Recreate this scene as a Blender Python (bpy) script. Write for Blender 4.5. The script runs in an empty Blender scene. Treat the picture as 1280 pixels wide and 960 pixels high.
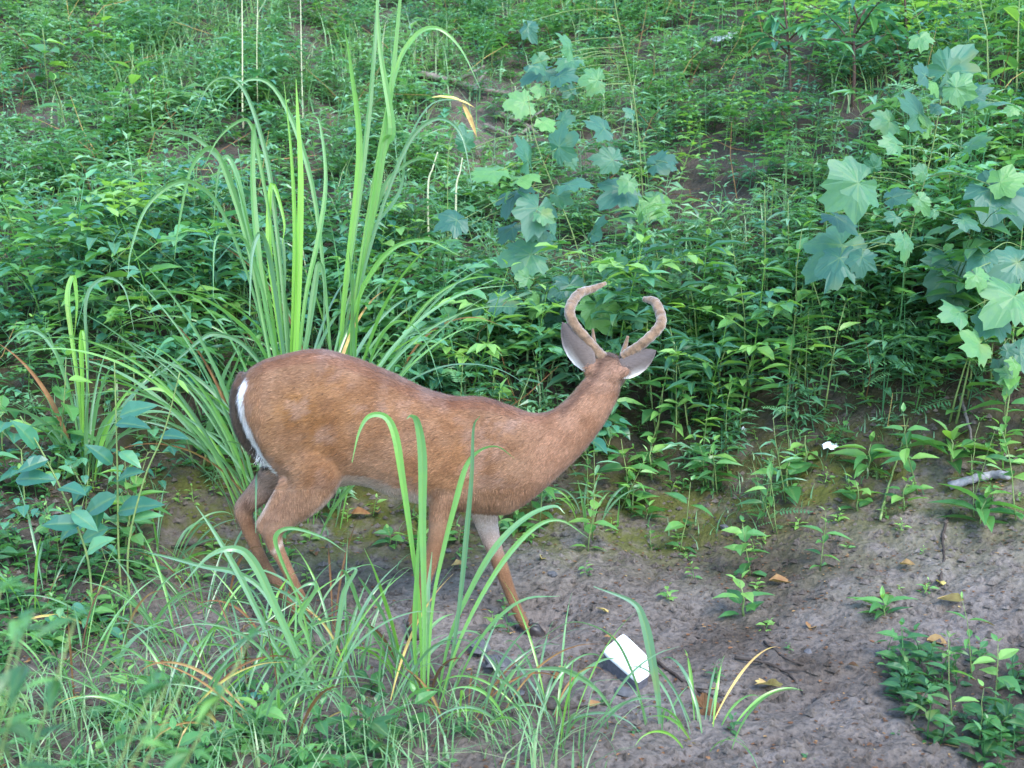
import bpy, math, random
import numpy as np
from mathutils import Matrix, Vector

rnd = random.Random(7)
RG = np.random.default_rng(11)
scene = bpy.context.scene
col = scene.collection

# ------------------------------------------------------------------ camera
CAM_H, PITCH, FPX, CLEN = 1.65, math.radians(9.5), 1437.0, 4.25
cam_d = bpy.data.cameras.new('camera')
cam_d.sensor_width = 36.0
cam_d.lens = 36.0 * FPX / 1280.0
cam_d.clip_start, cam_d.clip_end = 0.05, 400.0
cam_d.dof.use_dof = True
cam_d.dof.focus_distance = 4.6
cam_d.dof.aperture_fstop = 4.8
cam = bpy.data.objects.new('camera', cam_d)
col.objects.link(cam)
cam.location = (0, 0, CAM_H)
cam.rotation_euler = (math.radians(90) - PITCH, 0, 0)
scene.camera = cam

# ------------------------------------------------------------------ light
SUN_EL, SUN_AZ = math.radians(48), math.radians(150)      # azimuth clockwise from +Y
world = bpy.data.worlds.new('World')
scene.world = world
world.use_nodes = True
nt = world.node_tree
sky = nt.nodes.new('ShaderNodeTexSky')
sky.sky_type = 'NISHITA'
sky.sun_disc = False
sky.sun_elevation = SUN_EL
sky.sun_rotation = SUN_AZ
sky.air_density, sky.dust_density, sky.ozone_density = 1.2, 0.5, 3.0
bg = nt.nodes['Background']
bg.inputs['Strength'].default_value = 0.15
nt.links.new(sky.outputs[0], bg.inputs[0])
sun_d = bpy.data.lights.new('sun', 'SUN')
sun_d.energy = 0.9
sun_d.angle = math.radians(28)
sun_d.color = (1.0, 0.93, 0.82)
sun = bpy.data.objects.new('sun', sun_d)
col.objects.link(sun)
sd = Vector((math.sin(SUN_AZ) * math.cos(SUN_EL), math.cos(SUN_AZ) * math.cos(SUN_EL), math.sin(SUN_EL)))
sun.rotation_euler = sd.to_track_quat('Z', 'Y').to_euler()
sun.location = (3, -3, 9)
scene.view_settings.view_transform = 'Standard'
scene.view_settings.look = 'None'
scene.view_settings.exposure = 2.4
scene.view_settings.gamma = 1.0
scene.render.engine = 'CYCLES'
scene.cycles.use_denoising = True
scene.cycles.max_bounces = 6
scene.cycles.transmission_bounces = 4
scene.cycles.diffuse_bounces = 4
scene.cycles.glossy_bounces = 2

# ------------------------------------------------------------------ noise
_perm = np.random.default_rng(3).random((256, 256))
def vnoise(x, y):
    xi, yi = np.floor(x).astype(int), np.floor(y).astype(int)
    fx, fy = x - xi, y - yi
    fx, fy = fx * fx * (3 - 2 * fx), fy * fy * (3 - 2 * fy)
    a, b = _perm[xi & 255, yi & 255], _perm[(xi + 1) & 255, yi & 255]
    c, d = _perm[xi & 255, (yi + 1) & 255], _perm[(xi + 1) & 255, (yi + 1) & 255]
    return (a * (1 - fx) + b * fx) * (1 - fy) + (c * (1 - fx) + d * fx) * fy - 0.5
def fbm(x, y, o=4, g=0.5):
    s, a, f = 0, 1.0, 1.0
    for k in range(o):
        s = s + a * vnoise(x * f + 17.3 * k, y * f + 9.1 * k)
        a *= g; f *= 2.03
    return s
def sstep(a, b, x):
    t = np.clip((x - a) / (b - a), 0, 1)
    return t * t * (3 - 2 * t)

# ------------------------------------------------------------------ terrain
def foot(x):
    return 4.95 - 0.11 * x + 0.18 * np.sin(x * 1.25 + 0.5) * (1 - sstep(3, 6, np.abs(x)))
def h_base(x, y):
    x = np.asarray(x, float); y = np.asarray(y, float)
    s = y - foot(x)
    sp = 0.14 * np.logaddexp(0, s / 0.14)                     # rises smoothly from the foot
    h = 0.62 * sp - 0.15 * 0.5 * np.logaddexp(0, (s - 1.6) / 0.5)
    h = h - 0.42 * 1.5 * np.logaddexp(0, (s - 22) / 1.5)
    h = h + 0.30 * sstep(0.6, 2.4, x) * sstep(3.0, 4.8, y)      # ground swells under the right bank
    h = h + 0.34 * sstep(-1.15, -2.3, x) * sstep(2.2, 4.4, y)   # and on the left
    h = h + 0.10 * fbm(x * 0.9 + 3, y * 0.9, 3) * sstep(3, 5.2, y)
    h = h - 0.35 * np.exp(-((x + 0.25) ** 2 / 0.25 + (y - 8.3) ** 2 / 0.7))   # hollow with dead branches
    return h
HOOF_FIT = []      # (x, y, dz): the soil is trodden level under each hoof
def h_fine(x, y):
    h = h_rough(x, y)
    for fx, fy, dz in HOOF_FIT: h = h + dz * np.exp(-((x - fx) ** 2 + (y - fy) ** 2) / 0.16 ** 2)
    return h
def h_rough(x, y):
    r = np.abs(vnoise(x * 7 + 31, y * 7)) * 2
    return h_base(x, y) + 0.035 * fbm(x * 3.1, y * 3.1, 4, 0.55) + 0.022 * (0.5 - r) * (vnoise(x * 1.7, y * 1.7 + 8) + 0.6) + 0.020 * fbm(x * 15, y * 15, 3, 0.6) - 0.018 * sstep(0.06, 0.0, np.abs(fbm(x * 2.4 + 50, y * 2.4, 3))) 
def hz(x, y):
    return float(h_fine(np.array([x]), np.array([y]))[0])

cp, sp_ = math.cos(PITCH), math.sin(PITCH)
def ray(px, py):
    a, b = (px - 640) / FPX, -(py - 480) / FPX
    return np.array([a, cp + b * sp_, -sp_ + b * cp])
def P(px, py, Y):
    d = ray(px, py)
    return Vector(d * (Y / d[1])) + Vector((0, 0, CAM_H))
YN, YF = 4.22 - 0.085, 4.22 + 0.10
HOOVES = [P(394, 787, YN), P(378, 775, YF), P(517, 796, YN), P(668, 795, YF)]
for it in range(12):
    for q in HOOVES: HOOF_FIT.append((q.x + .01, q.y, .7 * (q.z - .002 - hz(q.x + .01, q.y))))
def G(px, py):
    d = ray(px, py)
    ys = np.arange(1.0, 25, 0.01)
    z = CAM_H + d[2] / d[1] * ys
    hh = h_fine(d[0] / d[1] * ys, ys)
    i = np.argmax(hh >= z)
    Y = ys[i] if hh[i] >= z[i] else 12.0
    return Vector((d[0] / d[1] * Y, Y, hz(d[0] / d[1] * Y, Y)))
def proj(p):
    p = np.asarray(p, float)
    d = p[..., 1] * cp - (p[..., 2] - CAM_H) * sp_
    return 640 + FPX * p[..., 0] / d, 480 - FPX * (p[..., 1] * sp_ + (p[..., 2] - CAM_H) * cp) / d

# ------------------------------------------------------------------ materials
MATS = {}
def new_mat(name):
    m = bpy.data.materials.new(name); m.use_nodes = True
    MATS[name] = m
    t = m.node_tree
    return m, t, t.nodes, t.links, t.nodes['Principled BSDF']
def ramp(nodes, stops, interp='LINEAR'):
    r = nodes.new('ShaderNodeValToRGB')
    cr = r.color_ramp; cr.interpolation = interp
    while len(cr.elements) < len(stops): cr.elements.new(0.5)
    for e, (p, c) in zip(cr.elements, stops):
        e.position = p; e.color = (*c, 1)
    return r
def mathn(nodes, links, op, a, b=None, clamp=False):
    n = nodes.new('ShaderNodeMath'); n.operation = op; n.use_clamp = clamp
    for i, v in enumerate((a, b)):
        if v is None: continue
        if isinstance(v, (int, float)): n.inputs[i].default_value = v
        else: links.new(v, n.inputs[i])
    return n.outputs[0]
def noise(nodes, links, scale, detail=4, rough=0.55, vec=None):
    n = nodes.new('ShaderNodeTexNoise')
    n.inputs['Scale'].default_value = scale; n.inputs['Detail'].default_value = detail; n.inputs['Roughness'].default_value = rough
    if vec is not None: links.new(vec, n.inputs['Vector'])
    return n.outputs['Fac']
def mixc(nodes, links, fac, a, b, blend='MIX'):
    n = nodes.new('ShaderNodeMix'); n.data_type = 'RGBA'; n.blend_type = blend
    for sock, v in ((n.inputs[0], fac), (n.inputs[6], a), (n.inputs[7], b)):
        if isinstance(v, (int, float)): sock.default_value = v
        elif isinstance(v, tuple): sock.default_value = (*v, 1)
        else: links.new(v, sock)
    return n.outputs[2]

def leaf_mat(name, stops, trans=0.38, rough=0.36, spec=0.6, vein=0.35, blotch=0.25):
    m, t, N, L, b = new_mat(name)
    at = N.new('ShaderNodeAttribute'); at.attribute_name = 'tint'
    oi = N.new('ShaderNodeObjectInfo')
    v = mathn(N, L, 'ADD', at.outputs['Fac'], mathn(N, L, 'MULTIPLY', mathn(N, L, 'SUBTRACT', oi.outputs['Random'], 0.5), 0.8))
    tc = N.new('ShaderNodeTexCoord')
    geo = N.new('ShaderNodeNewGeometry')
    ns = noise(N, L, 26, 3, 0.6, geo.outputs['Position'])
    v = mathn(N, L, 'ADD', v, mathn(N, L, 'MULTIPLY', mathn(N, L, 'SUBTRACT', ns, 0.5), blotch), True)
    r = ramp(N, stops); L.new(v, r.inputs[0])
    wn = noise(N, L, 4.3, 2, 0.5, geo.outputs['Position'])
    wr = ramp(N, [(0.66, (0, 0, 0)), (0.74, (1, 1, 1))]); L.new(wn, wr.inputs[0])
    sick = mixc(N, L, mathn(N, L, 'MULTIPLY', wr.outputs[0], 0.45), r.outputs[0], (0.20, 0.21, 0.045))
    mid = N.new('ShaderNodeAttribute'); mid.attribute_name = 'mid'
    vf = mathn(N, L, 'MULTIPLY', mathn(N, L, 'SUBTRACT', 1.0, mathn(N, L, 'MULTIPLY', mid.outputs['Fac'], 4.0), True), vein)
    c = mixc(N, L, vf, sick, (0.20, 0.30, 0.10))
    back = mixc(N, L, mathn(N, L, 'MULTIPLY', geo.outputs['Backfacing'], 0.3), c, (0.13, 0.21, 0.12))
    L.new(back, b.inputs['Base Color'])
    b.inputs['Roughness'].default_value = rough
    b.inputs['Specular IOR Level'].default_value = spec
    tr = N.new('ShaderNodeBsdfTranslucent')
    tcol = mixc(N, L, 1.0, c, (1.6, 1.65, 0.65), 'MULTIPLY')
    L.new(tcol, tr.inputs['Color'])
    mx = N.new('ShaderNodeMixShader'); mx.inputs[0].default_value = trans
    L.new(b.outputs[0], mx.inputs[1]); L.new(tr.outputs[0], mx.inputs[2])
    L.new(mx.outputs[0], N['Material Output'].inputs['Surface'])
    return m

leaf_mat('weed_leaf', [(0.000, (0.035, 0.117, 0.037)), (0.400, (0.068, 0.213, 0.062)), (0.750, (0.120, 0.304, 0.078)), (1.000, (0.219, 0.413, 0.096))])
leaf_mat('vine_leaf', [(0.000, (0.033, 0.142, 0.097)), (0.500, (0.066, 0.226, 0.136)), (1.000, (0.137, 0.349, 0.163))])
leaf_mat('fern_leaf', [(0.000, (0.044, 0.142, 0.064)), (0.500, (0.093, 0.252, 0.109)), (1.000, (0.186, 0.375, 0.166))], trans=0.36)
leaf_mat('willow_leaf', [(0.000, (0.042, 0.142, 0.077)), (0.500, (0.095, 0.252, 0.133)), (1.000, (0.211, 0.401, 0.223))], trans=0.36)
leaf_mat('grass_blade', [(0.0, (0.120, 0.240, 0.140)), (0.45, (0.140, 0.300, 0.130)), (0.75, (0.165, 0.370, 0.090)), (1.0, (0.20, 0.42, 0.070))], trans=0.34, rough=0.28, spec=0.75, vein=0.45, blotch=0.35)
leaf_mat('fine_grass', [(0.000, (0.080, 0.179, 0.079)), (0.600, (0.151, 0.307, 0.126)), (1.000, (0.322, 0.392, 0.198))], trans=0.3, vein=0.0)
leaf_mat('lobed_leaf', [(0.000, (0.033, 0.122, 0.087)), (0.500, (0.055, 0.173, 0.104)), (1.000, (0.117, 0.279, 0.076))], trans=0.36, rough=0.5, vein=0.4, blotch=0.5)
leaf_mat('dead_leaf', [(0.0, (0.10, 0.05, 0.025)), (0.35, (0.22, 0.10, 0.045)), (0.65, (0.38, 0.24, 0.10)), (1.0, (0.62, 0.50, 0.16))], trans=0.12, rough=0.7, spec=0.2, vein=0.2, blotch=0.6)

def plain(name, c1, c2, scale=20, rough=0.7, spec=0.3, bump=0.3, detail=5):
    m, t, N, L, b = new_mat(name)
    tc = N.new('ShaderNodeTexCoord')
    n = noise(N, L, scale, detail, 0.6, tc.outputs['Object'])
    r = ramp(N, [(0.3, c1), (0.7, c2)]); L.new(n, r.inputs[0])
    L.new(r.outputs[0], b.inputs['Base Color'])
    b.inputs['Roughness'].default_value = rough; b.inputs['Specular IOR Level'].default_value = spec
    bp = N.new('ShaderNodeBump'); bp.inputs['Strength'].default_value = bump; bp.inputs['Distance'].default_value = 0.01
    L.new(n, bp.inputs['Height']); L.new(bp.outputs[0], b.inputs['Normal'])
    return m
plain('stem_green', (0.10, 0.17, 0.05), (0.20, 0.26, 0.09), 30, 0.55)
plain('stem_pale', (0.35, 0.38, 0.22), (0.50, 0.50, 0.34), 30, 0.6)
plain('stem_dark', (0.035, 0.020, 0.016), (0.085, 0.045, 0.035), 30, 0.6)
plain('dead_wood', (0.09, 0.075, 0.065), (0.24, 0.20, 0.17), 24, 0.85, 0.2, 0.8)
plain('grey_wood', (0.13, 0.13, 0.145), (0.30, 0.29, 0.30), 30, 0.8, 0.2, 0.8)
plain('dark_wood', (0.030, 0.022, 0.018), (0.075, 0.058, 0.048), 40, 0.85, 0.2, 0.8)
plain('stone', (0.05, 0.05, 0.055), (0.13, 0.125, 0.13), 18, 0.75, 0.35, 0.6)
plain('white_card', (0.55, 0.53, 0.50), (0.84, 0.84, 0.83), 14, 0.55, 0.3, 0.05)
plain('box_side_shade', (0.06, 0.06, 0.075), (0.14, 0.13, 0.15), 60, 0.6, 0.3, 0.1)  # grey-blue print, with the shade on the box sides painted in as dark colour
plain('litter_white', (0.62, 0.64, 0.66), (0.80, 0.80, 0.80), 12, 0.45, 0.4, 0.1)
plain('hoof_horn', (0.020, 0.017, 0.016), (0.05, 0.042, 0.038), 40, 0.45, 0.5, 0.2)
plain('eye_black', (0.008, 0.006, 0.005), (0.014, 0.010, 0.008), 10, 0.08, 0.6, 0.0)
plain('tan_bottle', (0.5, 0.5, 0.5), (0.6, 0.6, 0.6), 10)

def soil_mat():
    m, t, N, L, b = new_mat('soil')
    geo = N.new('ShaderNodeNewGeometry'); pos = geo.outputs['Position']
    big = noise(N, L, 1.6, 5, 0.6, pos)
    r1 = ramp(N, [(0.30, (0.075, 0.056, 0.042)), (0.50, (0.158, 0.130, 0.110)), (0.70, (0.240, 0.204, 0.182))]); L.new(big, r1.inputs[0])
    fine = noise(N, L, 38, 8, 0.7, pos)
    r2 = ramp(N, [(0.30, (0.34, 0.32, 0.31)), (0.50, (1, 1, 1)), (0.70, (1.45, 1.42, 1.40))]); L.new(fine, r2.inputs[0])
    c = mixc(N, L, 0.85, r1.outputs[0], r2.outputs[0], 'MULTIPLY')
    mossa = N.new('ShaderNodeAttribute'); mossa.attribute_name = 'moss'
    mn = noise(N, L, 7, 6, 0.65, pos)
    mr = ramp(N, [(0.36, (0, 0, 0)), (0.55, (1, 1, 1))]); L.new(mn, mr.inputs[0])
    c = mixc(N, L, mathn(N, L, 'MULTIPLY', mr.outputs[0], mossa.outputs['Fac']), c, (0.095, 0.100, 0.022))
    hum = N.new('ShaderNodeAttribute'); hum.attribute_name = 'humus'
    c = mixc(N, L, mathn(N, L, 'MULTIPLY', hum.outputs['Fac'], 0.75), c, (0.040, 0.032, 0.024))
    L.new(c, b.inputs['Base Color'])
    b.inputs['Roughness'].default_value = 0.92; b.inputs['Specular IOR Level'].default_value = 0.2
    v = N.new('ShaderNodeTexVoronoi'); v.inputs['Scale'].default_value = 42; L.new(pos, v.inputs['Vector'])
    hgt = mathn(N, L, 'ADD', fine, mathn(N, L, 'MULTIPLY', v.outputs['Distance'], 0.5))
    bp = N.new('ShaderNodeBump'); bp.inputs['Strength'].default_value = 1.0; bp.inputs['Distance'].default_value = 0.022
    L.new(hgt, bp.inputs['Height']); L.new(bp.outputs[0], b.inputs['Normal'])
soil_mat()

def coat_mat(name, sheen=0.15):
    m, t, N, L, b = new_mat(name)
    at = N.new('ShaderNodeAttribute'); at.attribute_name = 'coat'
    tc = N.new('ShaderNodeTexCoord')
    mp = N.new('ShaderNodeMapping'); mp.inputs['Scale'].default_value = (30, 120, 120)
    L.new(tc.outputs['Object'], mp.inputs['Vector'])
    n = noise(N, L, 2.0, 5, 0.65, mp.outputs[0])
    r = ramp(N, [(0.25, (0.66, 0.63, 0.60)), (0.55, (1, 1, 1)), (0.8, (1.2, 1.2, 1.2))]); L.new(n, r.inputs[0])
    L.new(mixc(N, L, 0.8, at.outputs['Color'], r.outputs[0], 'MULTIPLY'), b.inputs['Base Color'])
    b.inputs['Roughness'].default_value = 0.72; b.inputs['Specular IOR Level'].default_value = 0.22
    b.inputs['Sheen Weight'].default_value = sheen; b.inputs['Sheen Roughness'].default_value = 0.4
    bp = N.new('ShaderNodeBump'); bp.inputs['Strength'].default_value = 0.35; bp.inputs['Distance'].default_value = 0.006
    L.new(n, bp.inputs['Height']); L.new(bp.outputs[0], b.inputs['Normal'])
coat_mat('deer_coat'); coat_mat('deer_fur', 0.25)

# ------------------------------------------------------------------ mesh helpers
def mesh_tri(name, V, F, mat, attrs=None, colors=None, smooth=False):
    V = np.asarray(V, np.float32).reshape(-1, 3); F = np.asarray(F, np.int32).reshape(-1, 3)
    me = bpy.data.meshes.new(name)
    me.vertices.add(len(V)); me.vertices.foreach_set('co', V.ravel())
    me.loops.add(F.size); me.loops.foreach_set('vertex_index', F.ravel())
    me.polygons.add(len(F))
    me.polygons.foreach_set('loop_start', np.arange(0, F.size, 3, dtype=np.int32))
    me.polygons.foreach_set('use_smooth', np.full(len(F), smooth))
    for k, a in (attrs or {}).items():
        at = me.attributes.new(k, 'FLOAT', 'POINT')
        at.data.foreach_set('value', np.broadcast_to(np.asarray(a, np.float32), (len(V),)).copy())
    for k, a in (colors or {}).items():
        at = me.attributes.new(k, 'FLOAT_COLOR', 'POINT')
        c = np.ones((len(V), 4), np.float32); c[:, :3] = a
        at.data.foreach_set('color', c.ravel())
    me.update(calc_edges=True)
    if mat: me.materials.append(MATS[mat])
    return me
def obj(name, me, parent=None, **kw):
    o = bpy.data.objects.new(name, me); col.objects.link(o)
    if parent is not None: o.parent = parent
    for k, v in kw.items(): o[k] = v
    return o
def thing(name, loc, label, cat, group=None, rz=0.0, sc=1.0):
    o = bpy.data.objects.new(name, None); col.objects.link(o)
    o.empty_display_size = 0.05
    o.location = loc; o.rotation_euler = (0, 0, rz); o.scale = (sc, sc, sc)
    o['label'] = label; o['category'] = cat
    if group: o['group'] = group
    return o
def catmull(pts, n=6):
    pts = np.asarray(pts, float)
    q = np.vstack([2 * pts[0] - pts[1], pts, 2 * pts[-1] - pts[-2]])
    out = []
    for i in range(1, len(q) - 2):
        for k in range(n):
            t = k / n
            out.append(0.5 * ((2 * q[i]) + (-q[i - 1] + q[i + 1]) * t + (2 * q[i - 1] - 5 * q[i] + 4 * q[i + 1] - q[i + 2]) * t * t + (-q[i - 1] + 3 * q[i] - 3 * q[i + 1] + q[i + 2]) * t ** 3))
    out.append(pts[-1])
    return np.array(out)
class MB:
    def __init__(s): s.V = []; s.F = []; s.T = []; s.M = []; s.n = 0
    def add(s, V, F, tint=0.5, mid=1.0):
        V = np.asarray(V, float); F = np.asarray(F, int)
        s.V.append(V); s.F.append(F + s.n); s.n += len(V)
        s.T.append(np.broadcast_to(np.asarray(tint, float), (len(V),))); s.M.append(np.broadcast_to(np.asarray(mid, float), (len(V),)))
    def arrays(s): return np.vstack(s.V), np.vstack(s.F), np.concatenate(s.T), np.concatenate(s.M)
    def mesh(s, name, mat, smooth=False):
        V, F, T, M = s.arrays()
        return mesh_tri(name, V, F, mat, {'tint': T, 'mid': M}, smooth=smooth)
def tube(pts, rad, n=5, caps=True):
    pts = np.asarray(pts, float); rad = np.broadcast_to(np.asarray(rad, float), (len(pts),))
    V, F = [], []
    tang = np.gradient(pts, axis=0); tang /= np.linalg.norm(tang, axis=1)[:, None] + 1e-9
    ref = np.array([0.31, 0.92, 0.22]) if abs(tang[0][1]) < 0.8 else np.array([1, 0, 0.1])
    a = np.arange(n) * 2 * math.pi / n
    for i, p in enumerate(pts):
        u = np.cross(tang[i], ref); u /= np.linalg.norm(u); w = np.cross(tang[i], u)
        V.append(p + rad[i] * (np.cos(a)[:, None] * u + np.sin(a)[:, None] * w))
    V = np.vstack(V)
    for i in range(len(pts) - 1):
        for k in range(n):
            A, B = i * n + k, i * n + (k + 1) % n
            F += [(A, B, B + n), (A, B + n, A + n)]
    if caps:
        for k in range(1, n - 1): F += [(0, k + 1, k), ((len(pts) - 1) * n, (len(pts) - 1) * n + k, (len(pts) - 1) * n + k + 1)]
    return V, np.array(F)
def rings_loft(rings, caps=True):
    n = len(rings[0]); V = np.vstack(rings); F = []
    for i in range(len(rings) - 1):
        for k in range(n):
            A, B = i * n + k, i * n + (k + 1) % n
            F += [(A, B, B + n), (A, B + n, A + n)]
    if caps:
        c0, c1 = len(V), len(V) + 1
        V = np.vstack([V, rings[0].mean(0), rings[-1].mean(0)])
        b = (len(rings) - 1) * n
        for k in range(n): F += [(c0, (k + 1) % n, k), (c1, b + k, b + (k + 1) % n)]
    return V, np.array(F)

# ------------------------------------------------------------------ leaf shapes: +X tip, +Z upper face, length 1
def tpl_leaf(rows, widths, fold=0.10, droop=0.22, wave=0.0, seed=0):
    V, M, F = [], [], []
    r = np.random.default_rng(seed)
    for t, w in zip(rows, widths):
        z = -droop * t * t
        j = wave * (r.random() - 0.5)
        V += [(t, -w, z + fold * w * 2 + j), (t, 0, z), (t, w, z + fold * w * 2 - j)]; M += [1, 0, 1]
    for i in range(len(rows) - 1):
        a = 3 * i
        F += [(a, a + 3, a + 4), (a, a + 4, a + 1), (a + 1, a + 4, a + 5), (a + 1, a + 5, a + 2)]
    return np.array(V), np.array(F), np.array(M, float)
R6 = [0, 0.14, 0.34, 0.58, 0.82, 1.0]
TPL = {
    'lance': tpl_leaf(R6, [0.02, 0.11, 0.155, 0.13, 0.06, 0.004], 0.28, 0.28),
    'ovate': tpl_leaf(R6, [0.03, 0.19, 0.27, 0.23, 0.11, 0.006], 0.16, 0.25, 0.03, 1),
    'round': tpl_leaf(R6, [0.06, 0.26, 0.34, 0.31, 0.19, 0.02], 0.10, 0.18, 0.04, 2),
    'heart': tpl_leaf([-0.10, 0.05, 0.26, 0.52, 0.80, 1.0], [0.20, 0.38, 0.42, 0.32, 0.13, 0.006], 0.12, 0.28, 0.03, 3),
    'narrow': tpl_leaf([0, 0.2, 0.5, 0.8, 1.0], [0.012, 0.055, 0.075, 0.045, 0.003], 0.3, 0.35),
}
def tpl_lo(w1, w2, fold, droop):
    V = [(0, 0, 0)] + [(t, k * w, -droop * t * t + fold * w * 2 * abs(k)) for t, w in ((.3, w1), (.68, w2)) for k in (-1, 0, 1)] + [(1, 0, -droop)]
    F = [(0, 1, 2), (0, 2, 3), (1, 4, 5), (1, 5, 2), (2, 5, 6), (2, 6, 3), (4, 7, 5), (5, 7, 6)]
    return np.array(V, float), np.array(F), np.array([0, 1, 0, 1, 1, 0, 1, 0], float)
TPL['ovate_lo'] = tpl_lo(.25, .18, .18, .25)
TPL['lance_lo'] = tpl_lo(.15, .10, .28, .28)
TPL['oval_tiny'] = (np.array([(0, 0, 0), (.42, -.27, .06), (.45, 0, -.02), (.42, .27, .06), (1, 0, -.16)]), np.array([(0, 1, 2), (0, 2, 3), (1, 4, 2), (2, 4, 3)]), np.array([0, 1, 0, 1, 0.]))
TPL['lance_tiny'] = (np.array([(0, 0, 0), (.42, -.13, .05), (.45, 0, -.03), (.42, .13, .05), (1, 0, -.25)]), np.array([(0, 1, 2), (0, 2, 3), (1, 4, 2), (2, 4, 3)]), np.array([0, 1, 0, 1, 0.]))
def tpl_frond(pairs=9, seed=0):
    V, F, M = [], [], []
    r = np.random.default_rng(seed)
    def add(p0, ang, ln, wd, z):
        d = np.array([math.cos(ang), math.sin(ang), -0.18]); s = np.array([-math.sin(ang), math.cos(ang), 0])
        b = len(V); p0 = np.array(p0)
        V.extend([p0, p0 + d * ln * 0.45 - s * wd, p0 + d * ln, p0 + d * ln * 0.45 + s * wd]); M.extend([0.3, 1, 1, 1])
        F.extend([(b, b + 1, b + 2), (b, b + 2, b + 3)])
    for i in range(pairs):
        t = 0.12 + 0.84 * i / (pairs - 1); z = -0.30 * t * t
        ln = 0.26 * (1 - 0.45 * t) * (0.9 + 0.2 * r.random())
        for sg in (-1, 1): add((t, 0, z), sg * (1.15 + 0.2 * r.random()), ln, 0.034, z)
    add((0.97, 0, -0.30), 0, 0.18, 0.034, 0)
    b = len(V)
    for k in range(5):
        t = k / 4; V.extend([np.array((t, -0.008, -0.30 * t * t)), np.array((t, 0.008, -0.30 * t * t))]); M.extend([0, 0])
    for k in range(4): F.extend([(b + 2 * k, b + 2 * k + 2, b + 2 * k + 3), (b + 2 * k, b + 2 * k + 3, b + 2 * k + 1)])
    return np.array(V), np.array(F), np.array(M, float)
TPL['frond'] = tpl_frond()
def tpl_lobed(seed):
    r = np.random.default_rng(seed)
    n, V, M, F = 40, [(0.28, 0, 0.0)], [0.0], []
    lobes = [(0, 0.74), (0.95, 0.62), (-0.95, 0.62), (1.95, 0.50), (-1.95, 0.50)]
    ang = np.linspace(-math.pi * 0.94, math.pi * 0.94, n)
    for ring, f in ((0, 0.5), (1, 1.0)):
        for a in ang:
            rr = max(L * max(0.0, 1 - (abs(a - c) / 0.62) ** 1.25 * 0.34) for c, L in lobes)
            rr = max(rr, 0.36) * (1 + 0.05 * math.sin(a * 23 + seed) * f + 0.24 * (r.random() - 0.5) * f)
            ridge = min(abs(a - c) for c, L in lobes)
            x, y = 0.28 + rr * f * math.cos(a), rr * f * math.sin(a)
            z = -0.30 * (rr * f) ** 2 + 0.05 * math.sin(a * 3 + seed) * f + 0.045 * min(ridge, 0.45) * f + 0.02 * (r.random() - 0.5) * f - 0.10 * max(0, x - 0.5)
            V.append((x, y, z)); M.append(min(1.0, ridge / 0.30) if f < 1 else max(0.08, min(1.0, ridge / 0.22)))
    for k in range(n - 1):
        a, b = 1 + k, 1 + n + k
        F += [(0, a, a + 1), (a, b, b + 1), (a, b + 1, a + 1)]
    return np.array(V), np.array(F), np.array(M, float)
for k in range(5): TPL['lobed%d' % k] = tpl_lobed(k + 4)
LEAF_MESH = {}
def leaf_mesh(tpl, mat, tint):
    key = (tpl, mat, round(tint * 4) / 4)
    if key not in LEAF_MESH:
        V, F, M = TPL[tpl]
        LEAF_MESH[key] = mesh_tri('leaf', V, F, mat, {'tint': key[2], 'mid': M})
    return LEAF_MESH[key]

def frame(fwd, roll=0.0, up=(0, 0, 1)):
    f = Vector(fwd).normalized()
    s = Vector(up).cross(f)
    if s.length < 1e-3: s = Vector((0, 1, 0))
    s.normalize(); u = f.cross(s)
    m = Matrix((f, s, u)).transposed()
    return m @ Matrix.Rotation(roll, 3, 'X')

# ------------------------------------------------------------------ plant prototypes: leaves [(tpl, M4, tint)], stems [(pts, r0, r1)]
def leaf_at(p, fwd, ln, roll=0.0):
    return Matrix.Translation(Vector(p)) @ (frame(fwd, roll) @ Matrix.Scale(ln, 3)).to_4x4()
def proto_weed(r, h, tpl, ln, nodes, lean=0.12, top=True, tilt=0.25, spiral=False):
    leaves, stems = [], []
    la, ll = r.uniform(0, 6.28), r.uniform(0, lean) * h
    pts = [Vector((math.cos(la) * ll * t * t, math.sin(la) * ll * t * t, h * t)) + Vector((r.uniform(-1, 1), r.uniform(-1, 1), 0)) * 0.012 * t for t in (0, .25, .5, .75, 1)]
    stems.append((pts, 0.0035 + 0.003 * h, 0.0015))
    P_ = catmull([tuple(p) for p in pts], 8)
    yaw = r.uniform(0, 6.28)
    for i in range(nodes):
        t = 0.12 + 0.88 * i / max(1, nodes - 1)
        p = P_[min(len(P_) - 1, int(t * (len(P_) - 1)))]
        yaw += 2.4 if spiral else math.pi / 2 + r.uniform(-.3, .3)
        s = ln * (0.72 + 0.55 * math.sin(math.pi * min(1, t * 0.95))) * r.uniform(0.8, 1.15)
        if t > 0.93 and top: s *= 0.6
        for k in ((0,) if spiral else (0, 1)):
            if r.random() < 0.06: continue
            a = yaw + k * math.pi + r.uniform(-.2, .2)
            el = tilt + r.uniform(-.3, .25) + (0.55 if t > 0.9 else 0)
            f = Vector((math.cos(a) * math.cos(el), math.sin(a) * math.cos(el), math.sin(el)))
            leaves.append((tpl, leaf_at(Vector(p) + f * 0.012, f, s, r.uniform(-.35, .35)), 0.35 + 0.45 * t + r.uniform(-.2, .2)))
    return leaves, stems
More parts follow.
